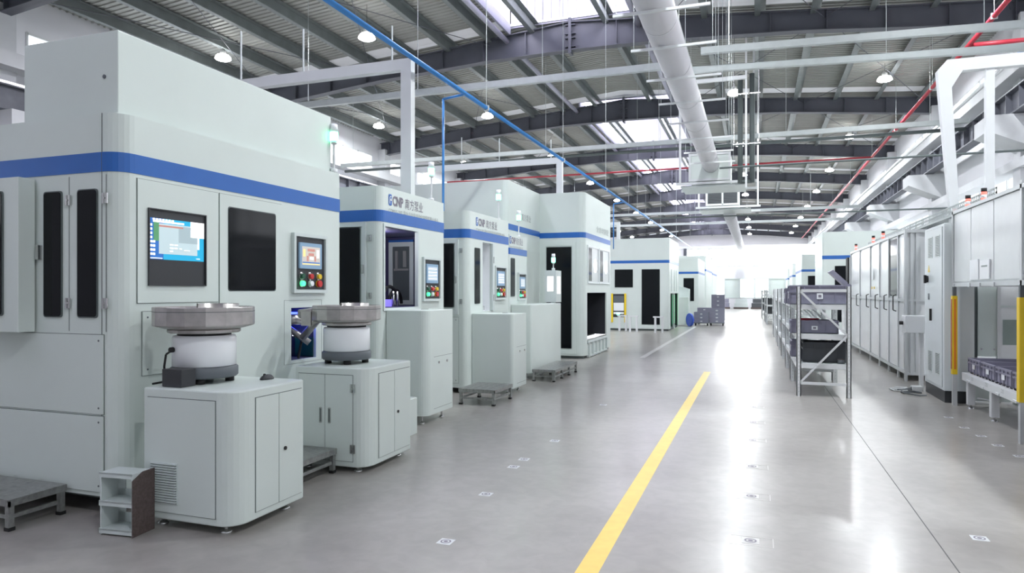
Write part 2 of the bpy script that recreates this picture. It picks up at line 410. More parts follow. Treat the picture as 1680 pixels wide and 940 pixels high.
for i, (a, b_) in enumerate(zip(xs, xs[1:])):
    fr = MB('frame').ring('S', PY, a, b_, .9, 2.65, -.05, .03, .06).build('door_frame', wp)
    MB(mats_[i]).box(a + .05, b_ - .05, PY + .05, PY + .07, .9, 2.6).build('door_pane', fr)

# ================================================================== HIGH-BAY LAMPS
lens = bpy.data.lights.new('high_bay_light', 'AREA'); lens.shape = 'DISK'; lens.size = .42; lens.energy = LAMP_W; lens.color = (.93, .97, 1)
def lamp(x, y, z=9.42, label=None, proto=None):
    t = thing('high_bay_lamp', (x, y, z), label, 'lamp', 'high bay lamps hanging from the roof')
    if proto is None:
        MB('lamp').lathe([(.05, z + .34), (.07, z + .30), (.10, z + .26), (.10, z + .16), (.24, z + .05), (.25, z)], x, y, 24).build('housing', t)
        MB('chrome').cyl((x, y, z + .33), (x, y, roofz(x) - .15), .012, 6).build('hanging_rod', t)
        MB('e_lamp').lathe([(.0, z - .06), (.12, z - .055), (.22, z - .03), (.265, z + .0), (.25, z + .05), (.20, z + .12)], x, y, 24).build('lens', t)  # glowing bowl enlarged to stand in for bloom around the lamp
    else:
        for ch in proto.children:
            if ch.type == 'LIGHT': continue
            copy_part(ch, t)
    lo = bpy.data.objects.new('light', lens); COL.objects.link(lo); lo.parent = t; lo.location = (0, 0, -.065)
    return t
rowname = {-17.1: 'far left row above the left wall', -11.47: 'row above the left machines', -.81: 'row beside the white duct', 4.55: 'row nearest the right wall'}
ordn = ['nearest', 'second', 'third', 'fourth', 'fifth', 'sixth', 'seventh', 'eighth', 'ninth']
for X in (-17.1, -11.47, -.81, 4.55):
    pr = None
    for k, y in enumerate(([-1.8, 8.4] if X > 0 else [8.4] if X > -5 else []) + [18.6 + BAY * j for j in range(9)]):  # lamps before the visible rows are out of view, added for their light
        lab = ('bright white high bay lamp, %s in the %s' % (ordn[k - (2 if X > 0 else 1 if X > -5 else 0)], rowname[X])) if y > 10 else 'unseen high bay lamp %s, in the %s' % ('above the camera' if y < 0 else 'just ahead of the camera', rowname[X])
        t = lamp(X, y, label=lab, proto=pr)
        pr = pr or t

# ================================================================== PRODUCTION MACHINES
def hull(root, x0, x1, y0, y1, z0, z1, r=.12, corners=('se',), cav=None, mt='body', cavmat='dark', name='body'):
    """closed sheet-metal hull; cav=(ya,yb,za,zb,depth) leaves a real opening in its aisle side"""
    m = MB(mt)
    if not cav: m.prism(rpoly(x0, x1, y0, y1, r, corners), z0, z1)
    else:
        ya, yb, za, zb, dp = cav
        if za > z0 + .005: m.prism(rpoly(x0, x1, y0, y1, r, corners), z0, za)
        if zb < z1: m.prism(rpoly(x0, x1, y0, y1, r, corners), zb, z1)
        m.prism(rpoly(x0, x1, y0, ya, min(r, (ya - y0) * .95), [c for c in corners if c[0] == 's']), za, zb)
        m.prism(rpoly(x0, x1, yb, y1, min(r, (y1 - yb) * .9), [c for c in corners if c[0] == 'n']), za, zb)
        m.box(x0, x1 - dp, ya, yb, za, zb)
        c = MB(cavmat); xi = x1 - dp; e = .004
        c.box(xi, xi + e, ya, yb, za, zb).box(xi, x1 - .03, ya, ya + e, za, zb).box(xi, x1 - .03, yb - e, yb, za, zb)
        c.box(xi, x1 - .03, ya, yb, zb - e, zb)
        if za > .02: c.box(xi, x1 - .03, ya, yb, za, za + e)
        c.build('inner_lining', root)
    return m.build(name, root)
def stripe(root, x0, x1, y0, y1, z0, z1, r=.12, corners=('se',), mt='blue'):
    e = .004; return MB(mt).prism(rpoly(x0 - e, x1 + e, y0 - e, y1 + e, r + e, corners), z0, z1).build('blue_stripe', root)
def cover(root, face, c, a0, a1, z0, z1, name='access_panel', mt='body', t=.008, screws=True, gap=.0035):
    MB('gask').slab(face, c, a0 - gap, a1 + gap, z0 - gap, z1 + gap, 0, .002).build('panel_gap', root)
    m = MB(mt).slab(face, c, a0, a1, z0, z1, 0, t)
    if screws:
        m.use('grey')
        for a in (a0 + .04, a1 - .04):
            for z in (z0 + .04, z1 - .04): m.knob(face, c, a, z, .007, t, t + .002, 8)
    return m.build(name, root)
def smoked(root, face, c, a0, a1, z0, z1, p=.009, name='smoked_window', r=.02):
    m = MB('gask').rslab(face, c, a0 - .008, a1 + .008, z0 - .008, z1 + .008, 0, p, r)
    m.use('glass').rslab(face, c, a0, a1, z0, z1, 0, p + .003, r); return m.build(name, root)
def hinge(root, face, c, a, z):
    return MB('chrome').slab(face, c, a - .022, a - .004, z - .035, z + .035, .006, .016).slab(face, c, a + .004, a + .022, z - .035, z + .035, .006, .016).knob(face, c, a, z, .006, 0, .02, 8).build('hinge', root)
def hmi(root, face, c, a0, a1, z0, z1, style='plain'):
    w_, h_ = a1 - a0, z1 - z0
    MB('frame').ring(face, c, a0 - .03, a1 + .03, z0 - .035, z1 + .035, 0, .035, .03).build('panel_frame', root)
    p = MB('black').slab(face, c, a0, a1, z0, z1, 0, .012).build('control_panel', root)
    sa0, sa1, sz0, sz1 = a0 + w_ * .13, a1 - w_ * .13, z0 + h_ * .40, z1 - h_ * .10
    MB('s_blueg').rslab(face, c, sa0, sa1, sz0, sz1, .012, .03, .008).build('screen_bezel', p)
    d = MB('s_pale'); q = .031
    da, db, dz0, dz1 = sa0 + .03, sa1 - .03, sz0 + .035, sz1 - .035
    if style == 'tan':
        d.use('s_tan').slab(face, c, da, db, dz0, dz1, .03, q)
        ww, hh = db - da, dz1 - dz0
        for u, v, su, sv, k in ((.3, .75, .4, .14, 's_red'), (.35, .5, .3, .15, 's_red'), (.42, .3, .2, .14, 's_white'), (.05, .45, .12, .4, 's_yel'), (.8, .4, .14, .45, 's_white'), (.02, .1, .96, .06, 's_navy'), (.02, .02, .96, .05, 's_yel'), (.25, .2, .1, .3, 's_red'), (.68, .2, .08, .3, 's_red')):
            d.use(k).slab(face, c, da + u * ww, da + (u + su) * ww, dz0 + v * hh, dz0 + (v + sv) * hh, q, q + .001)
    else:
        d.slab(face, c, da, db, dz0, dz1, .03, q)
        for k in range(7):
            zz = dz0 + (dz1 - dz0) * (.1 + .12 * k); d.use('s_win' if k % 2 else 's_white').slab(face, c, da + .01, db - .01, zz, zz + (dz1 - dz0) * .05, q, q + .001)
    d.build('display', p)
    for r_ in range(2):
        for k in range(3):
            a = a0 + w_ * (.22 + .28 * k); z = z0 + h_ * (.25 - .14 * r_)
            mt = (('green', 'btn_r', 'btn_y'), ('e_greenb', 'enamel', 'btn_r'))[r_][k]
            m = MB('chrome' if (r_, k) != (1, 2) else 'btn_y').knob(face, c, a, z, w_ * .075, .012, .02, 12)
            m.use(mt).knob(face, c, a, z, w_ * (.055 if (r_, k) != (1, 2) else .07), .02, .045, 12)
            if r_ == 0: m.use('s_white').slab(face, c, a - .012, a + .012, z + .026, z + .038, .012, .014)
            m.build('button', p)
    return p
def beacon(x, y, z0, h, label, pole=True, green=True):
    t = thing('signal_tower', (x, y, z0), label, 'signal light', 'green signal towers on the machines' if green else 'red and white beacons on the enclosures')
    if green:
        MB('white').cyl((x, y, z0), (x, y, z0 + .05), .035, 12).cyl((x, y, z0 + .05), (x, y, z0 + h), .012, 8).cyl((x, y, z0 + h), (x, y, z0 + h + .03), .03, 14).build('pole', t)
        MB('e_green').cyl((x, y, z0 + h + .03), (x, y, z0 + h + .12), .042, 16).build('lit_lens', t)
        MB('enamel').cyl((x, y, z0 + h + .12), (x, y, z0 + h + .20), .041, 16, .036).build('upper_lens', t)
    else:
        MB('alu').cyl((x, y, z0), (x, y, z0 + .02), .03, 12).build('base', t)
        for k in range(3): MB('e_red' if k != 1 else 'enamel').cyl((x, y, z0 + .02 + .035 * k), (x, y, z0 + .055 + .035 * k), .03, 14).build('lens', t)
        MB('rubber').cyl((x, y, z0 + .125), (x, y, z0 + .17), .031, 14).build('cap', t)
    return t
def feet(root, pts_, z, name='levelling_foot', r=.035):
    for x, y in pts_:
        MB('chrome').cyl((x, y, .012), (x, y, z), .010, 8).lathe([(0, .022), (r * .5, .02), (r, .008), (r, 0)], x, y, 14).build(name, root)
def logo(root, c, a, z, w_, sub=True, alltxt=True, subw=None):
    """blue emblem, CNP and the four characters, small line below; on an E face"""
    h = .105
    e = MB('blue')
    e.rslab('E', c, a, a + .075, z - .01, z + .12, .001, .003, .02)
    e.use('enamel').slab('E', c, a + .018, a + .030, z + .01, z + .10, .003, .005).slab('E', c, a + .018, a + .06, z + .088, z + .10, .003, .005)
    e.slab('E', c, a + .018, a + .075, z + .048, z + .06, .003, .005).slab('E', c, a + .048, a + .06, z + .06, z + .075, .003, .005)
    e.build('emblem', root)
    MB('ink').text('CNP', 'E', c, a + .09, z, .155, w_ * .28, bold=.006).build('lettering', root)
    MB('ink').text('南方泵业', 'E', c, a + .09 + w_ * .33, z, .14, w_ * .50).build('lettering', root)
    if sub: MB('ink2').text('CDM15-20T 导叶与叶轮自动化装配机器人单元', 'E', c, a, z - .095, .07, subw or w_ * 1.3).build('lettering', root)

FX = -3.97      # front plane of the left machine row
# ---------------------------------------------------------------- machine 1
m1 = thing('assembly_machine', (-5.5, 4.6, 0), 'largest mint white assembly machine with blue stripe and desktop monitor, nearest on the left', 'machine')
hull(m1, -7.2, FX, 3.37, 5.92, .13, 2.69, .13, ('se',), (5.16, 5.53, .87, 1.35, .45))
MB('body').prism([(-4.95, 3.44), (-4.05, 3.44), (-4.05, 5.89), (-4.95, 5.89)], 2.69, 3.265).box(-5.0, -4.03, 3.41, 5.9, 2.688, 2.70).build('top_housing', m1, .006)
MB('grey').knob('S', 3.44, -4.17, 2.96, .014, 0, .006, 12).build('plug', m1)
stripe(m1, -7.2, FX, 3.37, 5.92, 2.30, 2.43, .13)
MB('gask').box(-7.1, FX - .03, 3.42, 5.9, .10, .131).build('plinth', m1)
feet(m1, ((-4.12, 3.5), (-4.12, 5.8), (-5.6, 3.5)), .13)
MB('gask').box(-4.11, -4.106, 3.3655, 3.37, 2.30, 2.43).box(-4.11, -4.106, 3.367, 3.37, 2.43, 2.69).box(-4.11, -4.107, 3.367, 3.37, .13, 2.30).build('panel_gap', m1)
c = cover(m1, 'E', FX, 3.52, 4.26, 1.42, 2.27, 'upper_door', screws=False)
cover(m1, 'E', FX, 4.275, 5.02, .30, 2.27, 'upper_door', screws=False)
cover(m1, 'E', FX, 3.56, 4.18, .92, 1.36)
MB('gask').ring('E', FX, 5.06, 5.62, .84, 1.42, 0, .0012, .002).build('panel_gap', m1)
mo = MB('black').ring('E', FX, 3.60, 4.125, 1.54, 2.08, .008, .022, .008).slab('E', FX, 3.605, 4.12, 1.545, 2.075, .008, .010).build('monitor_recess', m1)
d = MB('s_navy'); q = .012; A, B, C_, D_ = 3.605, 4.105, 1.725, 2.015
d.slab('E', FX, A, B, C_, D_, .010, q); W_, H_ = B - A, D_ - C_
for u, v, su, sv, k in ((.25, .0, .75, 1., 's_teal'), (.07, .90, .55, .045, 's_white'), (.08, .45, .09, .45, 's_green'), (.17, .14, .70, .74, 's_win'), (.52, .44, .35, .40, 's_wind'),
                        (.17, .80, .45, .04, 's_red'), (.60, .80, .27, .05, 's_wind'), (.74, .60, .26, .40, 's_white'), (.36, .36, .06, .03, 's_white'), (.44, .36, .06, .03, 's_white'), (.36, .28, .06, .03, 's_white'),
                        (.44, .28, .05, .03, 's_white'), (.36, .20, .05, .03, 's_white'), (.53, .28, .04, .02, 's_white'), (.62, .25, .10, .015, 's_white'), (.87, .3, .03, .3, 's_white'), (.02, .02, .2, .02, 's_white'), (.85, .05, .06, .02, 's_white')):
    q += .0004; d.use(k).slab('E', FX, A + u * W_, A + (u + su) * W_, C_ + v * H_, C_ + (v + sv) * H_, .0121, q)
q += .0004
for k in range(8):
    for j in range(2 if k < 4 else 1): d.use('s_white').slab('E', FX, A + W_ * (.015 + .05 * j), A + W_ * (.045 + .05 * j), C_ + H_ * (.10 + .1 * k), C_ + H_ * (.155 + .1 * k), .0121, q)
for k in range(7): d.slab('E', FX, A + W_ * (.06 + .055 * k), A + W_ * (.09 + .055 * k), C_ + H_ * .95, C_ + H_ * .99, .0121, q)
d.build('display', mo)
smoked(m1, 'E', FX, 4.37, 4.93, 1.51, 2.17, .010)
hmi(m1, 'E', FX, 5.19, 5.64, 1.52, 2.0, 'tan')
# front (camera-facing) side
smoked(m1, 'S', 3.37, -4.64, -4.48, 1.33, 2.18); smoked(m1, 'S', 3.37, -4.32, -4.15, 1.33, 2.18)
for x in (-4.41, -4.07):
    MB('gask').slab('S', 3.37, x - .002, x + .002, 1.23, 2.28, 0, .002).build('panel_gap', m1)
    for z in (1.42, 2.12): hinge(m1, 'S', 3.37, x, z)
cover(m1, 'S', 3.37, -7.0, -4.09, .68, 1.21); cover(m1, 'S', 3.37, -7.0, -4.09, .16, .665)
dr = MB('body').box(-5.6, -4.72, 3.24, 3.355, 1.22, 2.28).build('sliding_door', m1, .004)
smoked(dr, 'S', 3.24, -5.5, -4.87, 1.34, 2.18)
MB('chrome').slab('S', 3.37, -4.70, -4.67, 1.72, 1.82, 0, .03).build('door_latch', m1)
# inside the opening: feeder chute of the second bowl, strip light, green sheet
MB('e_blue').box(-4.24, -4.10, 5.40, 5.52, 1.20, 1.30).build('blue_work_light', m1)
MB('e_tube').box(-4.22, -4.06, 5.50, 5.51, 1.07, 1.085).build('strip_light', m1)
MB('green').box(-4.2, -4.0, 5.515, 5.525, .88, 1.06).build('green_sheet', m1)
m = MB('steel'); m.box(-4.14, -4.08, 5.22, 5.30, .875, 1.14); m.cyl((-4.10, 5.24, 1.18), (-3.92, 5.36, 1.02), .03, 12).cyl((-4.05, 5.22, 1.24), (-4.0, 5.34, 1.24), .05, 14)
m.use('rubber').cyl((-4.0, 5.30, .88), (-4.0, 5.36, 1.08), .012, 8); m.build('feeding_head', m1)
def cavity_light(root, loc, col, w_, size=.08):
    li = bpy.data.lights.new('cavity_light', 'POINT'); li.color = col; li.energy = w_; li.shadow_soft_size = size
    o = bpy.data.objects.new('light', li); COL.objects.link(o); o.parent = root; g = ORG[root.name]; o.location = [a - b_ for a, b_ in zip(loc, g)]
cavity_light(m1, (-4.15, 5.3, 1.25), (.1, .15, 1), 2.)
beacon(-4.02, 5.90, 2.69, .30, 'green signal tower on the far corner of the largest left machine')

# ---------------------------------------------------------------- machine 2
m2 = thing('assembly_machine', (-4.6, 7.5, 0), 'mint white machine with open work window, behind the second bowl feeder', 'machine')
hull(m2, -5.6, FX, 6.70, 8.37, .10, 2.69, .10, ('se',), (6.80, 8.27, 1.31, 2.24, .95), cavmat='purple')
stripe(m2, -5.6, FX, 6.70, 8.37, 2.29, 2.42, .10)
feet(m2, ((-4.1, 6.85), (-4.1, 8.25)), .11)
MB('body').box(FX - .04, FX, 7.62, 8.27, 1.31, 2.24).build('side_skin', m2)
MB('frame').ring('E', FX, 6.78, 7.64, 1.28, 2.27, -.02, .012, .03).build('opening_frame', m2)
hmi(m2, 'E', FX, 7.76, 8.20, 1.41, 1.90)
logo(m2, FX, 6.90, 2.50, .92, subw=1.30)
smoked(m2, 'S', 6.70, -4.62, -4.22, 1.33, 2.22)
MB('frame').ring('S', 6.70, -4.68, -4.13, 1.24, 2.28, 0, .03, .05).build('door_frame', m2)
MB('chrome').slab('S', 6.70, -4.17, -4.15, 1.70, 1.80, .03, .05).build('door_latch', m2)
for z in (1.45, 2.1): hinge(m2, 'S', 6.70, -4.09, z)
cover(m2, 'S', 6.70, -5.0, -4.12, .15, 1.20)
# view through the opening: far inner door, hoses, parts
cavity_light(m2, (-4.35, 7.3, 2.15), (.92, .92, 1), 8.)  # unseen lamp added to brighten the inside of the opening
MB('body').ring('S', 8.262, -4.74, -4.36, 1.32, 2.17, .0, .02, .06).build('inner_door_frame', m2)
MB('blue').slab('S', 8.262, -4.74, -4.36, 2.17, 2.20, 0, .02).build('inner_stripe', m2)
m = MB('gask').slab('S', 8.262, -4.68, -4.42, 1.38, 2.11, 0, .006).use('sheet').slab('S', 8.262, -4.66, -4.44, 1.78, 1.81, .006, .02).slab('S', 8.262, -4.64, -4.60, 1.81, 2.05, .006, .02).slab('S', 8.262, -4.52, -4.47, 1.83, 2.05, .006, .02)
m.build('inner_window', m2)
for R, yc, xc in ((.20, 7.50, -4.30), (.16, 7.86, -4.42)):
    ps = [(xc, yc + R * cos(t) * -1, 1.34 + R * 1.1 * sin(t)) for t in [pi * k / 12 for k in range(13)]]
    MB('rubber').tube(ps, .022, 8).build('cable_hose', m2)
m = MB('e_viol').box(-4.42, -4.22, 7.2, 7.42, 1.315, 1.40).build('violet_lit_block', m2)  # no lamp: violet light on the block is put into its own glow
MB('chrome').cyl((-4.2, 7.42, 1.32), (-4.2, 7.42, 1.5), .015, 10).cyl((-4.2, 7.52, 1.32), (-4.2, 7.52, 1.5), .015, 10).box(-4.5, -4.44, 7.5, 7.58, 1.31, 1.7).build('gripper_pins', m2)
beacon(-4.07, 8.2, 2.69, .33, 'green signal tower on the machine with the open work window')

# ---------------------------------------------------------------- machine 3
m3 = thing('assembly_machine', (-4.6, 10.1, 0), 'mint white machine with CNP lettering and a tall bright slot, third along the left row', 'machine')
hull(m3, -5.6, FX, 9.20, 10.93, .08, 2.69, .10, ('se',), (9.77, 10.14, 1.19, 2.26, .3), cavmat='enamel')
stripe(m3, -5.6, FX, 9.20, 10.93, 2.29, 2.42, .10)
feet(m3, ((-4.1, 9.3), (-4.1, 10.8)), .09)
smoked(m3, 'E', FX, 9.45, 9.64, 1.32, 2.15)
m = MB('frame').slab('E', FX, 10.13, 10.21, 1.2, 2.26, 0, .03).use('chrome').slab('E', FX, 10.15, 10.17, 1.95, 2.05, .03, .04).slab('E', FX, 10.15, 10.17, 1.35, 1.45, .03, .04)
m.build('slot_door', m3)
m = MB('alu').cyl((-4.1, 9.93, 1.2), (-4.1, 9.93, 2.2), .012, 8).box(-4.2, -4.05, 9.85, 10.05, 1.2, 1.27).box(-4.12, -4.06, 9.88, 9.98, 1.27, 1.36)
m.build('lifting_spindle', m3)
hmi(m3, 'E', FX, 10.28, 10.74, 1.40, 1.88)
logo(m3, FX, 9.50, 2.50, .96, subw=1.25)
smoked(m3, 'S', 9.20, -4.60, -4.20, 1.27, 2.20)
MB('frame').ring('S', 9.20, -4.64, -4.12, 1.16, 2.26, 0, .03, .05).build('door_frame', m3)
MB('chrome').slab('S', 9.20, -4.16, -4.14, 1.62, 1.72, .03, .05).build('door_latch', m3)
for z in (1.35, 2.1): hinge(m3, 'S', 9.20, -4.08, z)
cover(m3, 'S', 9.20, -4.7, -4.12, .15, 1.12, screws=True)
beacon(-4.1, 10.8, 2.69, .33, 'green signal tower on the third left machine with the bright slot')

# ---------------------------------------------------------------- machine 4 (lower, behind it)
m4 = thing('assembly_machine', (-4.5, 11.5, 0), 'smaller mint white machine with lower blue stripe, squeezed between third machine and tall machine', 'machine')
hull(m4, -5.4, FX, 10.98, 11.92, .08, 2.48, .03, ('se',))
stripe(m4, -5.4, FX, 10.98, 11.92, 2.14, 2.25, .03)
smoked(m4, 'E', FX, 11.05, 11.24, 1.42, 2.07); hmi(m4, 'E', FX, 11.42, 11.80, 1.38, 1.80)
logo(m4, FX, 11.0, 2.33, .72, subw=.7)
beacon(-4.1, 11.85, 2.48, .30, 'green signal tower on the smaller machine before the tall one')

# ---------------------------------------------------------------- machine 5 (tall, L shaped)
m5 = thing('assembly_machine', (-5, 15, 0), 'tall L shaped white machine with full height dark door and raised roller opening', 'machine')
MB('body').prism(rpoly(-9.5, -4.62, 12.65, 14.8, .12, ('se',)), .05, 3.71).build('rear_wing', m5)
stripe(m5, -9.5, -4.62, 12.65, 14.82, 2.73, 2.85, .12)
hull(m5, -9.5, -3.58, 14.8, 17.66, .06, 3.71, .16, ('se',), (15.06, 17.15, .30, 1.47, 1.2), mt='body')
stripe(m5, -9.5, -3.58, 14.8, 17.66, 2.70, 2.82, .16)
MB('gask').box(-9.4, -3.62, 14.86, 17.6, 0, .065).build('plinth', m5)
MB('body').ring('S', 14.8, -4.55, -3.78, .10, 2.60, 0, .012, .08).build('door_frame', m5)
smoked(m5, 'S', 14.8, -4.45, -3.88, .23, 2.49, .012, r=.01)
for a, b_ in ((15.12, 16.2), (16.32, 17.45)):
    m = MB('bodyw').ring('E', -3.58, a - .04, b_ + .04, 1.68, 2.55, 0, .02, .04).use('alu').slab('E', -3.58, a, b_, 1.72, 2.51, 0, .006)
    m.use('glass').slab('E', -3.58, a, a + (b_ - a) * .35, 1.74, 2.49, .006, .008); m.use('e_tube').knob('E', -3.58, (a + b_) / 2 + .2, 2.1, .16, .006, .009, 16)  # glowing disc paints a bright reflection on the pane
    m.build('side_window', m5)
MB('yellow').box(-3.66, -3.60, 15.07, 15.13, .62, 1.45).build('light_curtain', m5)
m = MB('frame')
m.box(-4.3, -3.56, 15.1, 17.1, .33, .38)
for k in range(6): y = 15.15 + k * .38; m.box(-3.6, -3.54, y, y + .05, 0, .34)
m.box(-3.6, -3.54, 15.1, 17.1, .02, .06)
m.use('chrome')
for k in range(11): m.cyl((-4.3, 15.15 + k * .19, .40), (-3.58, 15.15 + k * .19, .40), .03, 10)
m.build('roller_bed', m5)
MB('ink2').text('全自动装配', 'E', -3.58, 16.0, 2.93, .16, 1.4).build('lettering', m5)
MB('ink2').text('CNP南方泵业', 'E', -4.62, 13.2, 3.0, .16, .95).build('lettering', m5)

# ---------------------------------------------------------------- machine 6, 7, 8 further down
def far_machine(x, y0, y1, top, s0, s1, label, side='E', win=(), left=None, depth=4.5, ops=()):
    t = thing('assembly_machine', (x, y0, 0), label, 'machine')
    xa, xb = (x - depth, x) if side == 'E' else (x, x + depth)
    cav = None
    if side == 'E' and ops: cav = (*ops, 0.07, 1.42, 1.0)
    if cav: hull(t, xa, xb, y0, y1, .07, top, .06, ('se',), cav)
    else: hull(t, xa, xb, y0, y1, .07, top, .06, ('se',) if side == 'E' else ('sw',))
    stripe(t, xa, xb, y0, y1, s0, s1, .06, ('se',) if side == 'E' else ('sw',))
    MB('gask').box(xa + .05, xb - .05, y0 + .05, y1 - .05, 0, .075).build('plinth', t)
    for a, b_, z0, z1 in win: smoked(t, 'S', y0, a, b_, z0, z1, .012, r=.01)
    return t
m6 = far_machine(-3.08, 26.3, 29.6, 3.53, 2.58, 2.69, 'large mint machine beyond the tall one, with square window above a lit loading bay', win=((-5.15, -4.46, 1.66, 2.34), (-4.11, -3.44, .24, 2.34)), ops=(26.7, 29.4))
m = MB('dark').slab('S', 26.3, -5.22, -4.78, .50, 1.40, .001, .004).use('yellow').slab('S', 26.3, -5.29, -5.22, .30, 1.42, 0, .03).slab('S', 26.3, -4.78, -4.71, .30, 1.42, 0, .03)
m.use('grey').slab('S', 26.3, -5.2, -4.8, 1.08, 1.33, .004, .01).use('enamel').slab('S', 26.3, -5.2, -4.8, .75, 1.06, .004, .02).slab('S', 26.3, -5.2, -4.8, .62, .70, .004, .02).use('e_green').slab('S', 26.3, -5.08, -4.96, .60, .66, .02, .03)
m.build('loading_bay', m6)
m = MB('frame').box(-3.14, -3.08, 28.0, 28.12, 0, 1.42).use('green').box(-3.3, -3.2, 28.2, 29.2, .1, 1.4)
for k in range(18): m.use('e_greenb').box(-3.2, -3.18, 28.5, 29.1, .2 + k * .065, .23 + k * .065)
m.build('green_strip_curtain', m6)
m = MB('frame')
for a in (26.9, 27.9, 28.6): m.slab('E', -3.08, a, a + .12, 1.5, 2.35, 0, .02)
m.build('side_rib', m6)
m7 = far_machine(-2.55, 33.2, 37.5, 3.05, 2.33, 2.43, 'middle distance mint machine behind the stacked crates', win=((-3.22, -2.75, 1.05, 2.12),))
m8 = far_machine(-2.75, 41.5, 47.5, 3.6, 2.68, 2.80, 'far white machine standing beyond the middle distance mint machine', win=())
m9 = far_machine(-2.9, 50.5, 56, 3.9, 2.68, 2.80, 'farthest white machine of the left row, before the end partition', win=())
r1 = far_machine(2.07, 24.7, 27.6, 3.46, 2.56, 2.68, 'tall mint machine with big black window, behind the crate rack on the right', 'W', ((2.45, 3.6, .5, 2.33),))
r2 = far_machine(2.24, 38.5, 44, 3.42, 2.52, 2.64, 'second mint machine of the distant right row, smaller window', 'W', ((2.55, 3.1, 1.5, 2.3),))
r3 = far_machine(2.36, 50.5, 55, 3.44, 2.50, 2.62, 'third mint machine of the distant right row', 'W', ((2.85, 3.3, 1.1, 2.1),))
r4 = far_machine(2.40, 59, 62.5, 3.3, 2.45, 2.57, 'last mint machine of the distant right row, near the partition', 'W', ((3.0, 3.5, 1.2, 1.9),))

# ---------------------------------------------------------------- tanks / lower cabinets before the machines
def tank(label, x0, x1, y0, y1, z0, z1, r=.10, knobs=False, corners=('se',)):
    t = thing('base_cabinet', (x0, y0, 0), label, 'cabinet')
    MB('body').prism(rpoly(x0, x1, y0, y1, r, corners), z0, z1).build('body', t, .006)
    feet(t, ((x1 - .12, y0 + .12), (x1 - .1, y1 - .1)), z0, r=.03)
    if knobs:
        z = z0 + (z1 - z0) * .55
        MB('gask').slab('E', x1, y0 + .18, y1 - .02, z, z + .003, 0, .001).slab('E', x1, y0 + .18, y1 - .03, z0 + .06, z0 + .063, 0, .001).build('panel_gap', t)
        for a in (y0 + .3, y0 + .52): MB('chrome').knob('E', x1, a, z - .07, .014, 0, .012, 10).build('lock', t)
    MB('chrome').box(x1 - .3, x1 - .24, y1 - .25, y1 - .17, z1, z1 + .008).build('top_clip', t)
    return t
tank('tall plain mint cabinet with two locks, attached before the open work window', -3.965, -3.45, 6.84, 7.53, .10, 1.285, knobs=True)
tank('plain mint cabinet attached before the machine with the bright slot', -3.965, -3.32, 9.33, 9.95, .08, 1.17, .05, knobs=True)
tank('long plain mint cabinet next to the tall machine, behind the longest step bench', -3.965, -3.60, 11.06, 12.93, .10, 1.27, .03)
t = thing('floor_box', (-3.55, 6.3, 0), 'small white box on the floor behind the second bowl feeder cabinet', 'box')
MB('body').box(-3.7, -3.37, 6.15, 6.46, .0, .38).build('body', t, .006); MB('frame').box(-3.69, -3.38, 6.16, 6.45, .38, .386).build('lid', t)
t = thing('control_terminal', (-3.85, 13.2, 0), 'grey control terminal with bright screen standing before the tall dark door', 'terminal')
MB('frame').box(-3.98, -3.75, 13.1, 13.5, 1.28, 1.92).build('housing', t, .006)
MB('frame').box(-3.9, -3.83, 13.25, 13.35, 0, 1.28).build('post', t)
MB('s_white').slab('S', 13.1, -3.93, -3.80, 1.5, 1.8, 0, .004).slab('E', -3.75, 13.18, 13.42, 1.45, 1.8, 0, .004).build('display', t)
beacon(-3.86, 13.3, 1.92, .14, 'green signal tower on the grey control terminal')

# ---------------------------------------------------------------- bowl feeder cabinets
def feeder_cabinet(label, x0, x1, y0, y1, z0, z1, vent):
    t = thing('feeder_cabinet', (x0, y0, 0), label, 'cabinet')
    MB('body').prism(rpoly(x0, x1, y0, y1, .13, ('se',)), z0, z1).build('body', t, .012, seg=3)
    feet(t, ((x1 - .13, y0 + .08), (x1 - .09, y1 - .09), (x0 + .08, y0 + .08)), z0 + .01)
    ym = (y0 + .19 + y1 - .03) / 2 - .01
    cover(t, 'E', x1, y0 + .19, ym - .003, z0 + .05, z1 - .06, 'door', screws=False, t=.006, gap=.004)
    d2 = cover(t, 'E', x1, ym + .003, y1 - .03, z0 + .05, z1 - .06, 'door', screws=False, t=.006, gap=.004)
    MB('rubber').knob('E', x1, ym + .06, (z0 + z1) / 2 - .02, .013, .006, .014, 10).build('lock', d2)
    if vent:
        cover(t, 'S', y0, x0 + .04, x1 - .14, z0 + .05, z1 - .06, 'side_panel', screws=False, t=.006, gap=.004)
        m = MB('frame'); vx0, vx1 = x0 + .06, x0 + .29
        m.slab('S', y0, vx0, vx1, .16, .42, .006, .009)
        for k in range(16): z = .165 + k * .0158; m.use('gask').slab('S', y0, vx0 + .01, vx1 - .01, z, z + .006, .009, .010); m.use('frame').slab('S', y0, vx0 + .01, vx1 - .01, z + .006, z + .013, .009, .018)
        m.build('vent_grille', t)
    else:
        xm = (x0 + x1) / 2 - .05
        for a, b_ in ((x0 + .04, xm), (xm + .006, x1 - .13)):
            dd = cover(t, 'S', y0, a, b_, z0 + .05, z1 - .06, 'door', screws=False, t=.006, gap=.004)
            hx = b_ - .05 if a < xm else a + .03
            MB('chrome').rslab('S', y0, hx, hx + .026, .40, .53, .006, .012, .008).use('gask').slab('S', y0, hx + .006, hx + .020, .41, .52, .012, .0125).build('handle', dd)
        for z in (.20, .70): hinge(t, 'S', y0, x1 - .125, z)
    return t
fc1 = feeder_cabinet('nearest mint feeder cabinet with louvred vent and double door', -3.70, -2.98, 3.33, 4.01, .055, .885, True)
fc2 = feeder_cabinet('second mint feeder cabinet with two handled front doors, behind the nearest one', -3.70, -3.0, 4.86, 5.62, .045, .865, False)
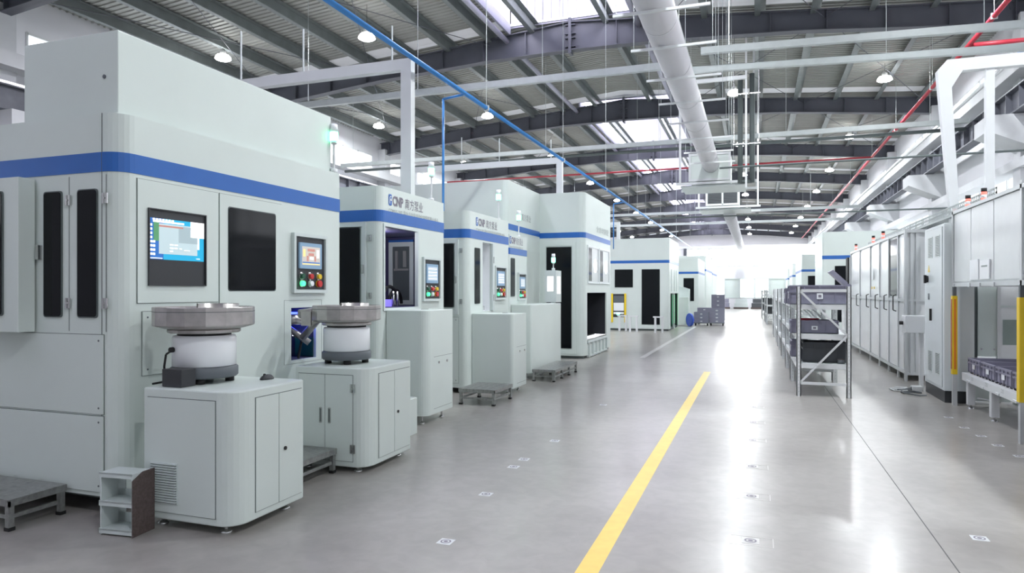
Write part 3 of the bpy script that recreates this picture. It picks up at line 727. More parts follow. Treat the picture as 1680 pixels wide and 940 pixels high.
def bowl(label, cx, cy, z, R, ctl):
    t = thing('bowl_feeder', (cx, cy, z), label, 'bowl feeder')
    m = MB('grey').lathe([(.0, z + .035), (.205, z + .035), (.215, z + .045), (.215, z + .10), (.20, z + .112), (0, z + .112)], cx, cy, 36)
    m.build('base_ring', t)
    for k in range(4):
        a = k * pi / 2 + .6; MB('rubber').cyl((cx + .16 * cos(a), cy + .16 * sin(a), z), (cx + .16 * cos(a), cy + .16 * sin(a), z + .036), .03, 12).build('foot', t)
    m = MB('enamel').lathe([(.19, z + .11), (.203, z + .115), (.203, z + .30), (.195, z + .318), (0, z + .318)], cx, cy, 40)
    m.build('drive_drum', t)
    MB('rubber').lathe([(.17, z + .318), (.17, z + .335)], cx, cy, 32).build('neck', t)
    b0 = z + .335
    prof = [(.0, b0), (R * .70, b0), (R * .72, b0 + .008), (R * .72, b0 + .022), (R * .70, b0 + .028), (R * .80, b0 + .032), (R * .985, b0 + .048), (R, b0 + .055), (R, b0 + .17), (R * .988, b0 + .175), (R * .985, b0 + .165), (R * .985, b0 + .10), (R * .85, b0 + .095), (R * .84, b0 + .07), (0, b0 + .06)]
    n = 16
    bo = MB('steel').lathe(prof, cx, cy, n); bo.sm = [False] * len(bo.sm); bo = bo.build('bowl', t)
    MB('steel').lathe([(R * .42, b0 + .06), (R * .42, b0 + .195), (R * .40, b0 + .195), (R * .40, b0 + .06)], cx + .02, cy + R * .32, 28, -.6, 4.0).build('inner_track', bo)
    m = MB('gask')
    for k in range(n):
        a0, a1 = 2 * pi * k / n, 2 * pi * (k + 1) / n
        p0 = (cx + (R + .001) * cos(a0), cy + (R + .001) * sin(a0)); p1 = (cx + (R + .001) * cos(a1), cy + (R + .001) * sin(a1))
        m.add([(*p0, b0 + .142), (*p1, b0 + .142), (*p1, b0 + .146), (*p0, b0 + .146)], [(0, 1, 2, 3)])
    m.build('weld_seam', bo)
    if ctl:
        MB('black').box(cx - .05, cx + .11, cy - .31, cy - .19, z + .001, z + .115).build('controller_box', t, .004)
        pl = [(cx - .08, cy - .20, z + .225), (cx - .10, cy - .23, z + .20), (cx - .11, cy - .235, z + .12), (cx - .12, cy - .22, z + .05), (cx - .16, cy - .2, z + .012), (cx - .16, cy - .28, z + .01)]
        MB('rubber').tube(pl, .007, 8).knob('S', cy - .19, cx - .08, z + .228, .018, 0, .025, 12).build('power_cord', t)
    else:
        m = MB('steel').box(cx - .44, cx - .2, cy - .12, cy - .02, b0 + .02, b0 + .03).cyl((cx - .5, cy + .05, b0 - .12), (cx - .2, cy - .08, b0 + .10), .035, 12)
        m.cyl((cx - .38, cy - .16, b0 + .10), (cx - .22, cy - .14, b0 + .12), .04, 12).box(cx - .30, cx - .20, cy - .25, cy - .23, b0, b0 + .12); m.build('outlet_chute', t)
    return t
bowl('steel bowl feeder with black controller box, on the nearest feeder cabinet', -3.55, 3.69, .886, .322, True)
bowl('steel bowl feeder with outlet chute, on the second feeder cabinet', -3.43, 5.23, .866, .30, False)
t = thing('computer_mouse', (-3.22, 3.92, .886), 'black computer mouse lying on the nearest feeder cabinet', 'mouse')
m = MB('black'); vs = []
for j in range(7):
    for i in range(16):
        a = 2 * pi * i / 16; k = cos(j / 6 * pi / 2 * .98); vs.append((-3.22 + .036 * k * cos(a), 3.92 + .062 * k * sin(a), .886 + .034 * sin(j / 6 * pi / 2)))
m.add(vs, [(j * 16 + i, j * 16 + (i + 1) % 16, (j + 1) * 16 + (i + 1) % 16, (j + 1) * 16 + i) for j in range(6) for i in range(16)] + [tuple(range(16))[::-1], tuple(range(96, 112))], True)
m.build('shell', t); MB('rubber').cyl((-3.224, 3.895, .918), (-3.216, 3.895, .918), .010, 12).build('scroll_wheel', t)
# cables on the machine face behind bowl one
# ---------------------------------------------------------------- step benches
def bench(label, x0, x1, y0, y1, h, nleg=2):
    t = thing('step_bench', (x0, y0, 0), label, 'step', 'low steel step benches before the machines')
    MB('steeld').box(x0, x1, y0, y1, h - .012, h).box(x0, x1, y0, y0 + .012, h - .045, h - .01).box(x1 - .012, x1, y0, y1, h - .045, h - .01).build('tread_plate', t)
    m = MB('chrome'); n = int((y1 - y0) / .09) + 1
    for i in range(n):
        for j in range(4):
            x = x0 + .06 + j * (x1 - x0 - .1) / 4; y = y0 + .04 + i * .088; m.add([(x, y, h + .001), (x + .05, y + .004, h + .003), (x + .07, y + .012, h + .001), (x + .02, y + .008, h + .003)], [(0, 1, 2, 3)])
    o = m.build('tread_pattern', t)
    for k in range(nleg):
        y = y0 + .005 + (y1 - y0 - .045) * k / (nleg - 1)
        for x in (x0 + .01, x1 - .045): MB('steeld').box(x, x + .035, y, y + .035, .02, h - .012).use('rubber').box(x - .004, x + .039, y - .004, y + .039, 0, .022).build('leg', t)
    for x in (x0 + .02, x1 - .035): MB('steeld').box(x, x + .02, y0 + .04, y1 - .05, .075, .10).build('side_rail', t)
    MB('steeld').box(x0 + .045, x1 - .045, y0 + .012, y0 + .032, .075, .10).build('end_rail', t)
    return t
bench('low steel step bench in the lower left corner beside the largest machine', -5.5, -4.38, 2.95, 3.33, .20)
bench('low steel step bench between the two feeder cabinets', -3.93, -3.27, 4.07, 4.84, .20)
bench('low steel step bench before the machine with the bright slot', -3.72, -3.20, 8.30, 8.98, .21)
bench('longest low steel step bench with several legs, before the long plain cabinet', -3.52, -3.12, 10.85, 12.35, .20, 4)
# step stool (folded-sheet steps with brown anti-slip side)
t = thing('step_stool', (-3.70, 3.20, 0), 'small white step stool with dark brown side, standing before the nearest cabinet', 'step stool', rz=radians(6))
m = MB('frame').box(-.125, -.115, -.07, .07, 0, .37).build('side_plate', t)
m = MB('frame').box(.115, .122, -.08, .09, 0, .38).use('brown').prof([(-.085, 0), (.095, 0), (.095, .385), (.0, .385), (-.085, .345)], 'x', .122, .128).build('side_plate', t)
t2 = None
for z in (.03, .20, .375): MB('frame').box(-.125, .118, -.08, .07, z, z + .008).box(-.125, .118, -.08, -.074, z - .02, z + .012).build('tread', t)
MB('frame').box(-.115, .115, .062, .068, .03, .10).box(-.115, .115, .062, .068, .15, .25).box(-.115, .115, .062, .068, .31, .375).box(-.115, -.06, .062, .068, .03, .37).build('back_sheet', t)

# ================================================================== RIGHT SIDE
# ---- enclosure row
EX = 2.34
en = thing('machine_enclosure', (EX, 13, 0), 'long row of glossy white panelled enclosures with handles along the right side', 'enclosure')
ys = [12.95, 13.55, 14.45, 15.46, 16.64, 18.22, 19.9]
MB('panel').box(EX + .03, EX + 1.6, 13.0, 19.85, .14, 2.48).build('core', en)
for k, (a, b_) in enumerate(zip(ys, ys[1:])):
    if k == 1:
        g = MB('glass').slab('W', EX + .03, a + .05, b_ - .05, 1.42, 2.44, 0, .012).build('glazed_door', en)
        MB('panel').slab('W', EX + .03, a + .05, b_ - .05, .18, 1.30, 0, .012).build('panel', en)
    else:
        MB('panel').slab('W', EX + .03, a + .05, b_ - .05, 1.40, 2.44, 0, .012).build('panel', en)
        MB('panel').slab('W', EX + .03, a + .05, b_ - .05, .18, 1.30, 0, .012).build('panel', en)
    if k: MB('rubber').tube([(EX, a + .12, 1.15), (EX - .05, a + .12, 1.17), (EX - .05, a + .12, 1.42), (EX, a + .12, 1.44)], .010, 6).build('handle', en)
for k, a in enumerate(ys): MB('alu').slab('W', EX + .03, a - .03, a + .03, .0, 2.52, 0, .03).build('post', en)
for z in (.12, 1.33, 2.48): MB('alu').slab('W', EX + .03, 12.95, 19.9, z, z + .05, 0, .028).build('rail', en)
MB('alu').box(EX + .03, EX + 1.6, 12.95, 19.9, 2.48, 2.53).build('top_frame', en)
m = MB('alu').slab('S', 13.0, EX + .03, EX + 1.6, 1.33, 1.37, 0, .03).slab('S', 13.0, EX + .03, EX + 1.6, .10, .14, 0, .03)
for x in (EX, EX + .09, EX + .17): m.slab('S', 13.0, x, x + .05, .0 if x < 2.4 else .1, 2.52, 0, .035)
m.build('end_frame', en)
for a in (16.3, 16.0): MB('yellow').slab('W', EX, a, a + .06, 1.55, 1.6, 0, .01).build('warning_sticker', en)
MB('enamel').slab('W', EX, 16.15, 16.3, 1.75, 2.0, 0, .008).build('paper_sheet', en)
# tilted operator screen on its bracket at the far end
t = thing('tilted_screen', (2.25, 20.3, 1.5), 'tilted grey operator desk with folded screens at the far end of the enclosures', 'control desk')
MB('panel').box(2.22, 2.75, 20.05, 20.7, 0.0, 1.60).build('pedestal', t)
MB('crate').prof([(1.85, 2.02), (1.95, 2.08), (2.42, 1.62), (2.32, 1.56)], 'y', 20.1, 20.6).build('desk_top', t)
MB('white').box(2.34, 2.42, 20.1, 20.5, 1.7, 2.4).box(2.46, 2.56, 20.1, 20.5, 1.68, 2.42).use('rubber').box(2.42, 2.46, 20.1, 20.5, 1.66, 2.46).box(2.30, 2.34, 20.1, 20.5, 1.7, 2.4).build('screen_panel', t)
for a, lb in ((19.2, 'farthest red and white beacon on the white enclosures'), (16.5, 'middle red and white beacon on the white enclosures'), (15.3, 'nearest red and white beacon on the white enclosures')):
    beacon(EX + .05, a, 2.53, .1, lb, green=False)
# ---- electrical cabinet
t = thing('electrical_cabinet', (2.5, 11, 0), 'tall pale electrical cabinet with vents, black rotary switch and warning triangle', 'electrical cabinet')
MB('bodyw').box(2.39, 2.74, 10.62, 11.74, .16, 2.42).build('body', t, .006)
MB('black').box(2.40, 2.73, 10.63, 11.73, 0, .16).build('plinth', t)
c = cover(t, 'W', 2.39, 10.71, 11.65, .20, 2.38, 'door', 'bodyw', screws=False)
for a in (10.93, 11.35):
    for z in (.35, 1.98):
        m = MB('frame').slab('W', 2.39, a - .12, a + .12, z, z + .30, .008, .014)
        for k in range(14): m.use('gask').slab('W', 2.39, a - .10, a + .10, z + .015 + k * .02, z + .023 + k * .02, .014, .0155)
        m.build('vent_grille', c)
m = MB('rubber').knob('W', 2.39, 11.51, 1.68, .05, .008, .03, 16).slab('W', 2.39, 11.49, 11.53, 1.62, 1.74, .03, .06).build('rotary_switch', c)
m = MB('grey').slab('W', 2.39, 11.41, 11.48, 1.38, 1.47, .008, .014).build('lock_plate', c)
m = MB('rubber').slab('W', 2.39, 11.27, 11.30, 1.08, 1.25, .008, .035).build('handle', c)
MB('yellow').prof([(11.39, 1.78), (11.49, 1.78), (11.44, 1.88)], 'x', 2.381, 2.377).build('warning_triangle', c)
t = thing('junction_box', (2.2, 12.3, 0), 'small white junction box between enclosures and electrical cabinet', 'box')
MB('white').box(2.2, 2.5, 12.1, 12.4, .85, 1.12).build('housing', t, .01); MB('white').box(2.42, 2.47, 12.2, 12.3, 0, .86).build('bracket', t)
m = MB('rubber').knob('W', 2.2, 12.3, 1.0, .03, 0, .05, 10).build('cable_gland', t)
# cables on the floor
for k, (sx, mt, lb) in enumerate(((0, 'white', 'white cable lying in loops on the floor by the electrical cabinet'), (.1, 'grey', 'grey cable lying in loops on the floor by the electrical cabinet'))):
    ps = [(2.05 + sx + .14 * sin(1.3 * i + k), 11.9 + .14 * cos(1.1 * i) - .03 * i * (k + .5), .012 + .01 * (i % 2)) for i in range(16)]
    tag(MB(mt).tube(ps, .010, 6).build('floor_cable', org=(2.1, 11.8, 0)), lb, 'cable')
t = thing('socket_block', (2.3, 11.75, 0), 'white socket block on the floor next to the looped cables', 'socket block')
MB('white').box(2.22, 2.36, 11.7, 11.85, 0, .07).build('housing', t, .006)
m = MB('grey').knob('W', 2.22, 11.77, .035, .02, 0, .01, 10).build('socket', t)
# perforated cable tray
t = thing('cable_tray', (2.75, 12, 2.6), 'perforated steel cable tray running above the enclosures', 'cable tray')
m = MB('trk')
y = 9.6
while y < 19.5:
    m.box(2.70, 2.708, y, y + .03, 2.62, 2.74); y += .085
m.box(2.70, 2.71, 9.6, 19.5, 2.60, 2.635).box(2.70, 2.71, 9.6, 19.5, 2.668, 2.692).box(2.70, 2.71, 9.6, 19.5, 2.725, 2.75)
m.build('side_rail', t); MB('trk').box(2.70, 2.95, 9.6, 19.5, 2.595, 2.60).build('tray_floor', t)
for y in (11.0, 13.4, 16, 18.6): MB('trk').box(2.75, 2.79, y, y + .04, 2.40, 2.6).build('support', t)
# ---- overhead enclosure with conveyor
OX = 2.46
oe = thing('overhead_enclosure', (OX, 9, 1.57), 'raised white panelled enclosure over the bin conveyor at the right edge', 'enclosure')
MB('panel').box(OX + .03, OX + 1.6, 5.6, 10.50, 1.60, 2.52).build('core', oe)
sy = [10.50, 9.75, 8.90, 8.02, 7.1, 6.2, 5.6]
for a, b_ in zip(sy[1:], sy): MB('panel').slab('W', OX + .03, a + .012, b_ - .012, 1.63, 2.51, 0, .012).build('panel', oe)
m = MB('alu').slab('W', OX + .03, 5.6, 10.54, 1.56, 1.61, 0, .03).slab('W', OX + .03, 5.6, 10.54, 2.52, 2.56, 0, .03).box(OX + .0, OX + 1.6, 10.49, 10.54, 1.56, 1.61).box(OX, OX + 1.6, 10.49, 10.54, 2.52, 2.56)
m.build('frame_rail', oe)
for y, z0, z1 in ((10.50, 0, 2.60), (8.0, 1.56, 2.60)): MB('alu').box(OX, OX + .05, y, y + .05, z0, z1).build('corner_post', oe)
m = MB('enamel').slab('W', OX, 9.0, 9.35, 1.64, 1.86, -.015, .0).slab('W', OX, 9.42, 9.75, 1.64, 1.88, -.015, -.004).use('ink2').slab('W', OX, 9.06, 9.28, 1.78, 1.80, 0, .001)
m.build('paper_sheet', oe)
for k, a in enumerate((10.4, 9.7, 9.3, 8.8)): MB('alu').slab('W', OX, a, a + .07, 1.555, 1.60, 0, .012).build('bracket', oe)
# light curtains
for y, lb in ((10.42, 'yellow safety light curtain with orange slot, at the far end of the conveyor'), (8.0, 'yellow safety light curtain at the right edge of the picture')):
    t = thing('light_curtain', (OX, y, .4), lb, 'light curtain')
    MB('yellow').box(OX - .03, OX + .03, y - .035, y + .045, .41, 1.44).build('housing', t, .004)
    if y > 9:
        MB('orange').slab('S', y - .035, OX - .012, OX + .012, .48, 1.40, .001, .004).build('optic_window', t)
        MB('orange').slab('W', OX - .03, y - .012, y + .02, .48, 1.40, .001, .004).build('optic_window', t)
        MB('gask').slab('W', OX - .03, y - .028, y - .014, .48, 1.40, .001, .003).slab('W', OX - .03, y + .022, y + .036, .48, 1.40, .001, .003).build('slot', t)
    MB('grey').box(OX - .02, OX + .02, y - .02, y + .02, 1.44, 1.56).build('top_bracket', t)
    MB('alu').box(OX - .02, OX + .03, y - .025, y + .03, 0, .41).build('stand', t)
# back panels under the enclosure
t = thing('guard_wall', (3.2, 11, 0), 'pale green guard panels and glazed door standing behind the bin conveyor', 'guard wall')
MB('body').box(2.76, 2.80, 10.86, 10.88, 0.02, 1.56).build('panel', t)
MB('gask').box(2.80, 2.84, 10.88, 10.90, .05, 1.56).build('slotted_post', t)
MB('body').box(2.84, 3.06, 10.86, 10.88, .62, 1.56).use('chrome').knob('S', 10.86, 2.88, .72, .012, 0, .01, 10).knob('S', 10.86, 3.03, .72, .012, 0, .01, 10).build('panel', t)
MB('white').box(3.06, 3.10, 10.84, 10.90, 0, 1.56).build('post', t)
MB('panel').box(3.10, 4.1, 10.88, 10.90, .05, 1.56).use('mist').slab('S', 10.88, 3.13, 3.8, .78, 1.12, 0, .004).use('frame').slab('S', 10.88, 3.10, 4.1, 1.28, 1.31, 0, .01).build('glazed_panel', t)
MB('body').box(2.76, 3.2, 10.80, 10.83, 0.02, .60).build('kick_panel', t)
# conveyor
cv = thing('bin_conveyor', (2.9, 8.5, 0), 'white roller table carrying a row of grey bins', 'conveyor')
MB('white').box(2.53, 2.60, 5.6, 10.36, .345, .445).box(3.35, 3.42, 5.6, 10.36, .345, .445).box(2.6, 3.35, 10.30, 10.36, .345, .445).build('side_rail', cv, .003)
for y in (10.20, 9.28, 7.2, 5.8):
    for x in (2.55, 3.32):
        MB('white').box(x, x + .08, y - .04, y + .04, .05, .345).use('chrome').lathe([(0, .03), (.02, .03), (.038, .01), (.038, 0)], x + .04, y, 14).cyl((x + .04, y, .02), (x + .04, y, .06), .012, 8).build('leg', cv)
m = MB('chrome')
y = 5.7
while y < 10.3: m.cyl((2.6, y, .44), (3.35, y, .44), .022, 8); y += .12
o = m.build('roller_set', cv); o['kind'] = 'stuff'
m = MB('white')
for y in (10.05, 9.5, 8.95, 8.4, 7.85): m.slab('W', 2.53, y - .06, y + .06, .35, .375, 0, .012)
m.build('label_holder', cv)
m = MB('ink2')
for y in (9.9, 9.35, 8.8, 8.3): m.text('工位', 'W', 2.53, y + .04, .395, .05, .09)
m.build('lettering', cv)
MB('alu').tube([(2.64, 10.1, .15), (2.75, 9.9, .15), (2.8, 9.7, .26)], .01, 6).build('air_pipe', cv)
t = thing('drive_unit', (3.0, 9.6, 0), 'green and black drive unit on the floor under the bin conveyor', 'drive unit')
MB('body').box(2.95, 3.6, 9.3, 9.9, .12, .17).build('top_plate', t)
MB('black').box(3.0, 3.55, 9.35, 9.85, 0, .12).build('housing', t)

def bin_(loc, L_, W_, H_, name, label, cat, group, mt='crate', rib=5, card=True, t=.012):
    """open-topped plastic box: length L_ along X, W_ along Y, with rim, ribs and a label card"""
    x, y, z = loc; o = thing(name, loc, label, cat, group); m = MB(mt)
    x0, x1, y0, y1 = x - L_ / 2, x + L_ / 2, y - W_ / 2, y + W_ / 2
    m.box(x0, x1, y0, y1, z, z + .01)
    m.box(x0, x0 + t, y0, y1, z, z + H_).box(x1 - t, x1, y0, y1, z, z + H_).box(x0, x1, y0, y0 + t, z, z + H_).box(x0, x1, y1 - t, y1, z, z + H_)
    for zz in (z + H_ - .02, z + H_ * .62):
        m.box(x0 - .012, x0, y0 - .012, y1 + .012, zz, zz + .018).box(x1, x1 + .012, y0 - .012, y1 + .012, zz, zz + .018).box(x0, x1, y0 - .012, y0, zz, zz + .018).box(x0, x1, y1, y1 + .012, zz, zz + .018)
    for k in range(rib):
        a = y0 + (y1 - y0) * k / (rib - 1); m.box(x0 - .010, x0, a - .006, a + .006, z, z + H_ - .02)
        a = x0 + (x1 - x0) * k / (rib - 1); m.box(a - .006, a + .006, y0 - .010, y0, z, z + H_ - .02)
    m.build('shell', o)
    if card:
        MB('enamel').slab('W', x0 - .010, y - .05, y + .05, z + H_ * .3, z + H_ * .62, 0, .003).build('label_card', o)
        MB('enamel').slab('S', y0 - .010, x - .04, x + .04, z + H_ * .28, z + H_ * .58, 0, .003).use('ink').slab('S', y0 - .010, x - .02, x + .02, z + H_ * .36, z + H_ * .5, .003, .004).build('label_card', o)
    return o
bn = ['farthest', 'second from the far end', 'third from the far end', 'fourth from the far end']
bx = None
for k in range(6):
    y = 10.04 - .545 * k; lb = 'grey bin with white card on the conveyor, ' + (bn[k] if k < 4 else ['nearer the camera', 'nearest the camera'][k - 4])
    if bx is None: bx = bin_((2.92, y, .465), .66, .48, .18, 'storage_bin', lb, 'bin', 'grey bins on the roller conveyor')
    else: copy_tree(bx, (2.92, y, .465), lb)

# ---- crate rack
def rack(x0, x1, y0, y1, h, label, near=True):
    t = thing('storage_rack', (x0, y0, 0), label, 'rack', 'white steel racks in a row')
    for x in (x0, x1 - .06):
        for y in (y0, y1 - .06):
            m = MB('white').box(x, x + .06, y, y + .012, 0, h).box(x if x > x0 else x + .0, x + .012, y, y + .05, 0, h)
            m.box(x + .048, x + .06, y, y + .05, 0, h)
            m.use('ink2')
            for k in range(28 if near else 0): m.box(x + .027, x + .034, y - .0006, y, .06 + k * .052, .072 + k * .052)
            m.build('post', t)
    for z in (.42, .84, 1.26):
        m = MB('white')
        for x in (x0, x1 - .045): m.box(x, x + .045, y0 + .06, y1 - .06, z - .02, z + .05)
        for y in (y0 + .01, y1 - .05): m.box(x0 + .06, x1 - .06, y, y + .04, z - .02, z + .05)
        m.build('shelf_beam', t); MB('frame').box(x0 + .05, x1 - .05, y0 + .05, y1 - .05, z + .035, z + .05).build('shelf', t)
    for y in (y0 - .021, y1 - .04):
        m = MB('white').box(x0 + .06, x1 - .06, y, y + .02, 1.49, 1.53).box(x0 + .06, x1 - .06, y, y + .02, .17, .21)
        m.build('cross_bar', t)
        for za, zb, sw in ((1.5, .88, 0), (.88, .2, 1)):
            xa, xb = (x0 + .05, x1 - .05) if not sw else (x1 - .05, x0 + .05)
            m = MB('white'); w_ = .02
            m.add([(xa, y, za - w_), (xb, y, zb - w_), (xb, y, zb + w_), (xa, y, za + w_), (xa, y + .02, za - w_), (xb, y + .02, zb - w_), (xb, y + .02, zb + w_), (xa, y + .02, za + w_)],
                  [(0, 1, 2, 3), (7, 6, 5, 4), (0, 4, 5, 1), (1, 5, 6, 2), (2, 6, 7, 3), (3, 7, 4, 0)]); m.build('diagonal_brace', t)
    return t
rk = rack(.55, 1.26, 10.6, 12.4, 1.57, 'nearest white steel rack holding large grey crates')
for k, (y, lb) in enumerate(((12.6, 'second white steel rack behind the nearest one'), (14.6, 'third white steel rack in the row'), (17.0, 'fourth white steel rack in the row'), (20.0, 'fifth white steel rack in the row'), (24.0, 'sixth white steel rack in the row, farthest of the close group'))):
    copy_tree(rk, (.55, y, 0), lb)
bin_((.87, 11.05, 1.31), .80, .55, .28, 'storage_crate', 'largest grey crate on the top shelf of the nearest rack', 'crate', 'crates on the nearest rack')
bin_((.80, 11.0, .89), .62, .45, .19, 'storage_crate', 'violet grey crate with red rags on the middle shelf', 'crate', 'crates on the nearest rack')
bin_((.95, 11.1, .47), .58, .5, .29, 'storage_crate', 'dark grey crate on the lowest shelf of the nearest rack', 'crate', 'crates on the nearest rack', 'crated', card=False)
bin_((.66, 11.9, .47), .25, .45, .25, 'storage_crate', 'small violet crate on the lowest shelf behind the dark crate', 'crate', 'crates on the nearest rack')
tag(MB('red').cyl((.60, 10.95, 1.085), (.88, 11.0, 1.095), .022, 8, .008).build('red_rag', org=(.8, 11, 1.08)), 'red rag lying on the violet crate in the rack', 'rag')
bin_((.80, 11.9, 1.31), .70, .5, .24, 'storage_crate', 'second grey crate on the top shelf, behind the largest', 'crate', 'crates on the nearest rack')
t = thing('ash_tin', (1.12, 10.85, .47), 'small brown tin on the lowest shelf of the nearest rack', 'tin')
MB('grey').cyl((1.14, 10.72, .47), (1.14, 10.72, .53), .05, 16).build('body', t); MB('brown').cyl((1.14, 10.72, .53), (1.14, 10.72, .535), .052, 16).build('lid', t)
# far racks on the right of the aisle
for k, (x, y, lb) in enumerate(((.45, 33, 'distant grey rack holding bins, right of the aisle'), (.4, 36.5, 'distant grey rack behind the first distant one'), (.3, 40, 'farthest grey rack on the right of the aisle'))):
    copy_tree(rk, (x, y, 0), lb)
    bin_((x + .35, y + .6, .47), .6, .5, .25, 'storage_crate', ['dark crate low in the first distant rack', 'dark crate low in the second distant rack', 'dark crate low in the farthest rack'][k], 'crate', 'crates in the distant racks', 'crated', card=False)
    bin_((x + .35, y + .6, .89), .6, .5, .25, 'storage_crate', ['dark crate high in the first distant rack', 'dark crate high in the second distant rack', 'dark crate high in the farthest rack'][k], 'crate', 'crates in the distant racks', 'crated', card=False)

# ---- crate stacks on dollies along the aisle
def stack(x, y, n, h, label, dolly=True):
    z = 0.
    if dolly:
        d = thing('crate_dolly', (x, y, 0), 'grey wheeled dolly under the crate stack %s' % label, 'dolly')
        MB('gask').box(x - .31, x + .31, y - .21, y + .21, .10, .13).build('deck', d)
        for sx in (-.25, .25):
            for sy in (-.15, .15): MB('rubber').cyl((x + sx - .02, y + sy, .05), (x + sx + .02, y + sy, .05), .05, 12).build('wheel', d)
        z = .13
    pr = None
    for k in range(n):
        lb = 'violet grey crate, %s from the bottom of the stack %s' % (['first', 'second', 'third', 'fourth', 'fifth', 'sixth'][k], label)
        if pr is None: pr = bin_((x, y, z), .60, .40, h, 'stacked_crate', lb, 'crate', 'stacked crates beside the aisle', rib=3)
        else: copy_tree(pr, (x, y, z), lb)
        z += h + .002
stack(-2.24, 31.0, 3, .155, 'at the front left')
stack(-1.6, 31.2, 4, .155, 'at the front right')
stack(-2.2, 32.3, 4, .155, 'behind the front left one')
stack(-1.75, 35.2, 6, .20, 'tallest, beyond the others')
tag(MB('bluep').cyl((-2.70, 30.1, .28), (-2.62, 30.15, .28), .28, 20).cyl((-2.64, 30.13, .28), (-2.5, 30.2, .28), .05, 8).build('cable_drum', org=(-2.7, 30.1, 0)), 'blue round drum standing left of the crate stacks', 'drum')
# pallets of goods before the partition
for k, x in enumerate((-4.2, -2.7, -1.2, .2, 1.6)):
    t = thing('goods_pallet', (x, 62, 0), ['brown', 'second', 'middle', 'fourth', 'rightmost'][k] + ' low pile of goods on a pallet before the end partition', 'pallet')
    MB('brown').box(x - .6, x + .6, 61.6, 62.4, 0, .14).build('pallet', t)
    MB(['sheet', 'crate', 'frame', 'crated', 'crated'][k]).box(x - .55, x + .55, 61.65, 62.35, .14, .5).box(x - .45, x + .5, 61.7, 62.3, .52, .85).build('load', t)
# white stanchions left of the aisle
for x, y, lb in ((-4.9, 25.7, 'left white barrier post before the loading bay'), (-4.45, 25.4, 'right white barrier post before the loading bay'), (-3.45, 24.9, 'white barrier post before the tall dark door of the large machine')):
    t = thing('barrier_post', (x, y, 0), lb, 'barrier', 'white barrier posts on the left floor')
    for dx in (0, .25): MB('white').box(x + dx, x + dx + .07, y, y + .07, 0, .55).build('leg', t)
    MB('white').box(x - .04, x + .34, y - .02, y + .09, .55, .60).build('cap', t)
t = thing('workstation', (-2.9, 30, 0), 'mint work table with grey monitor beyond the large machine', 'workstation')
MB('body').box(-3.4, -2.75, 30.4, 31.0, 0.05, 1.25).build('cabinet', t); MB('frame').prof([(-3.2, 1.2), (-2.75, 1.05), (-2.75, 1.6), (-3.2, 1.75)], 'y', 30.9, 31.2).build('monitor', t)
beacon(-3.3, 30.6, 1.25, .9, 'green signal tower on the mint work table')

# ================================================================== OVERHEAD SERVICES
# fabric air ducts
def duct(label, x, z, y0, y1, r):
    t = thing('air_duct', (x, y0, z), label, 'air duct')
    MB('duct').cyl((x, y0, z), (x, y1, z), r, 32).build('fabric_tube', t)
    m = MB('duct'); y = y0 + 1.2
    while y < y1: m.cyl((x, y, z), (x, y + .04, z), r + .006, 32); y += 2.4
    m.build('seam_ring', t)
    m = MB('trk').box(x + r * .75, x + r * .75 + .03, y0, y1, z + r * .72, z + r * .72 + .03); m.build('hanger_rail', t)
    return t
duct('large white fabric air duct hanging above the aisle, nearer section', -1.5, 6.0, 3.0, 25.2, .285)
duct('farther white fabric air duct running to the end wall', -1.16, 5.1, 33.6, 62.5, .28)
# trapeze hangers over the duct
hp = None
for k, y in enumerate([8.6, 10.3, 11.9, 13.7, 15.5, 17.4, 19.3, 21.2, 23.0]):
    lb = 'white trapeze hanger bar over the air duct, %s from the camera' % ['first', 'second', 'third', 'fourth', 'fifth', 'sixth', 'seventh', 'eighth', 'ninth'][k]
    if hp is None:
        hp = thing('trapeze_hanger', (-1.3, y, 5.68), lb, 'hanger', 'trapeze hangers along the air duct')
        MB('white').box(-2.05, -.62, y - .02, y + .02, 5.66, 5.70).build('cross_bar', hp)
        for x in (-2.0, -.68): MB('trk').cyl((x, y, 5.7), (x, y, roofz(x) - .2), .005, 6).build('rod', hp)
    else: copy_tree(hp, (-1.3, y, 5.68), lb)
# air handling units
def unit(label, x0, x1, y0, z0, z1, two):
    t = thing('air_handling_unit', (x0, y0, z0), label, 'air handling unit')
    MB('body').box(x0, x1, y0, y0 + 1.8, z0, z1).build('casing', t)
    m = MB('white').ring('S', y0, x0 - .02, x1 + .02, z0 - .02, z1 + .02, 0, .03, .08); 
    if two: m.slab('S', y0, (x0 + x1) / 2 - .03, (x0 + x1) / 2 + .03, z0, z1, 0, .03)
    m.build('frame', t)
    if two:
        xm = (x0 + x1) / 2
        for a, b_ in ((x0 + .07, xm - .04), (xm + .04, x1 - .07)):
            m = MB('black').slab('S', y0, a, b_, z0 + .07, z1 - .07, 0, .008)
            for k in range(10): zz = z0 + .1 + k * (z1 - z0 - .2) / 10; m.use('grey').slab('S', y0, a, b_, zz, zz + .02, .008, .02)
            m.build('intake_grille', t)
    for q in (-.1, 1.7): MB('white').box(x0 - .45, x1 + .9, y0 + q, y0 + q + .1, z0 - .14, z0 - .06).build('support_bar', t)
    MB('trk').box(x0 - .3, x1 + .5, y0, y0 + 1.8, z0 - .22, z0 - .16).build('drip_tray', t)
    for x in (x0 - .35, x1 + .75):
        MB('white').box(x, x + .07, y0 - .08, y0 - .01, z0 - .1, roofz(x) - .25).build('hanger_post', t)
    return t
unit('nearer white air handling unit at the end of the large duct', -2.25, -.85, 25.2, 5.45, 6.4, False)
unit('farther air handling unit with two dark intake grilles', -2.1, -.7, 31.8, 5.35, 6.2, True)
t = thing('insulated_pipes', (-.3, 24.6, 5), 'pair of black insulated pipes dropping from the roof to the air handler', 'pipes')
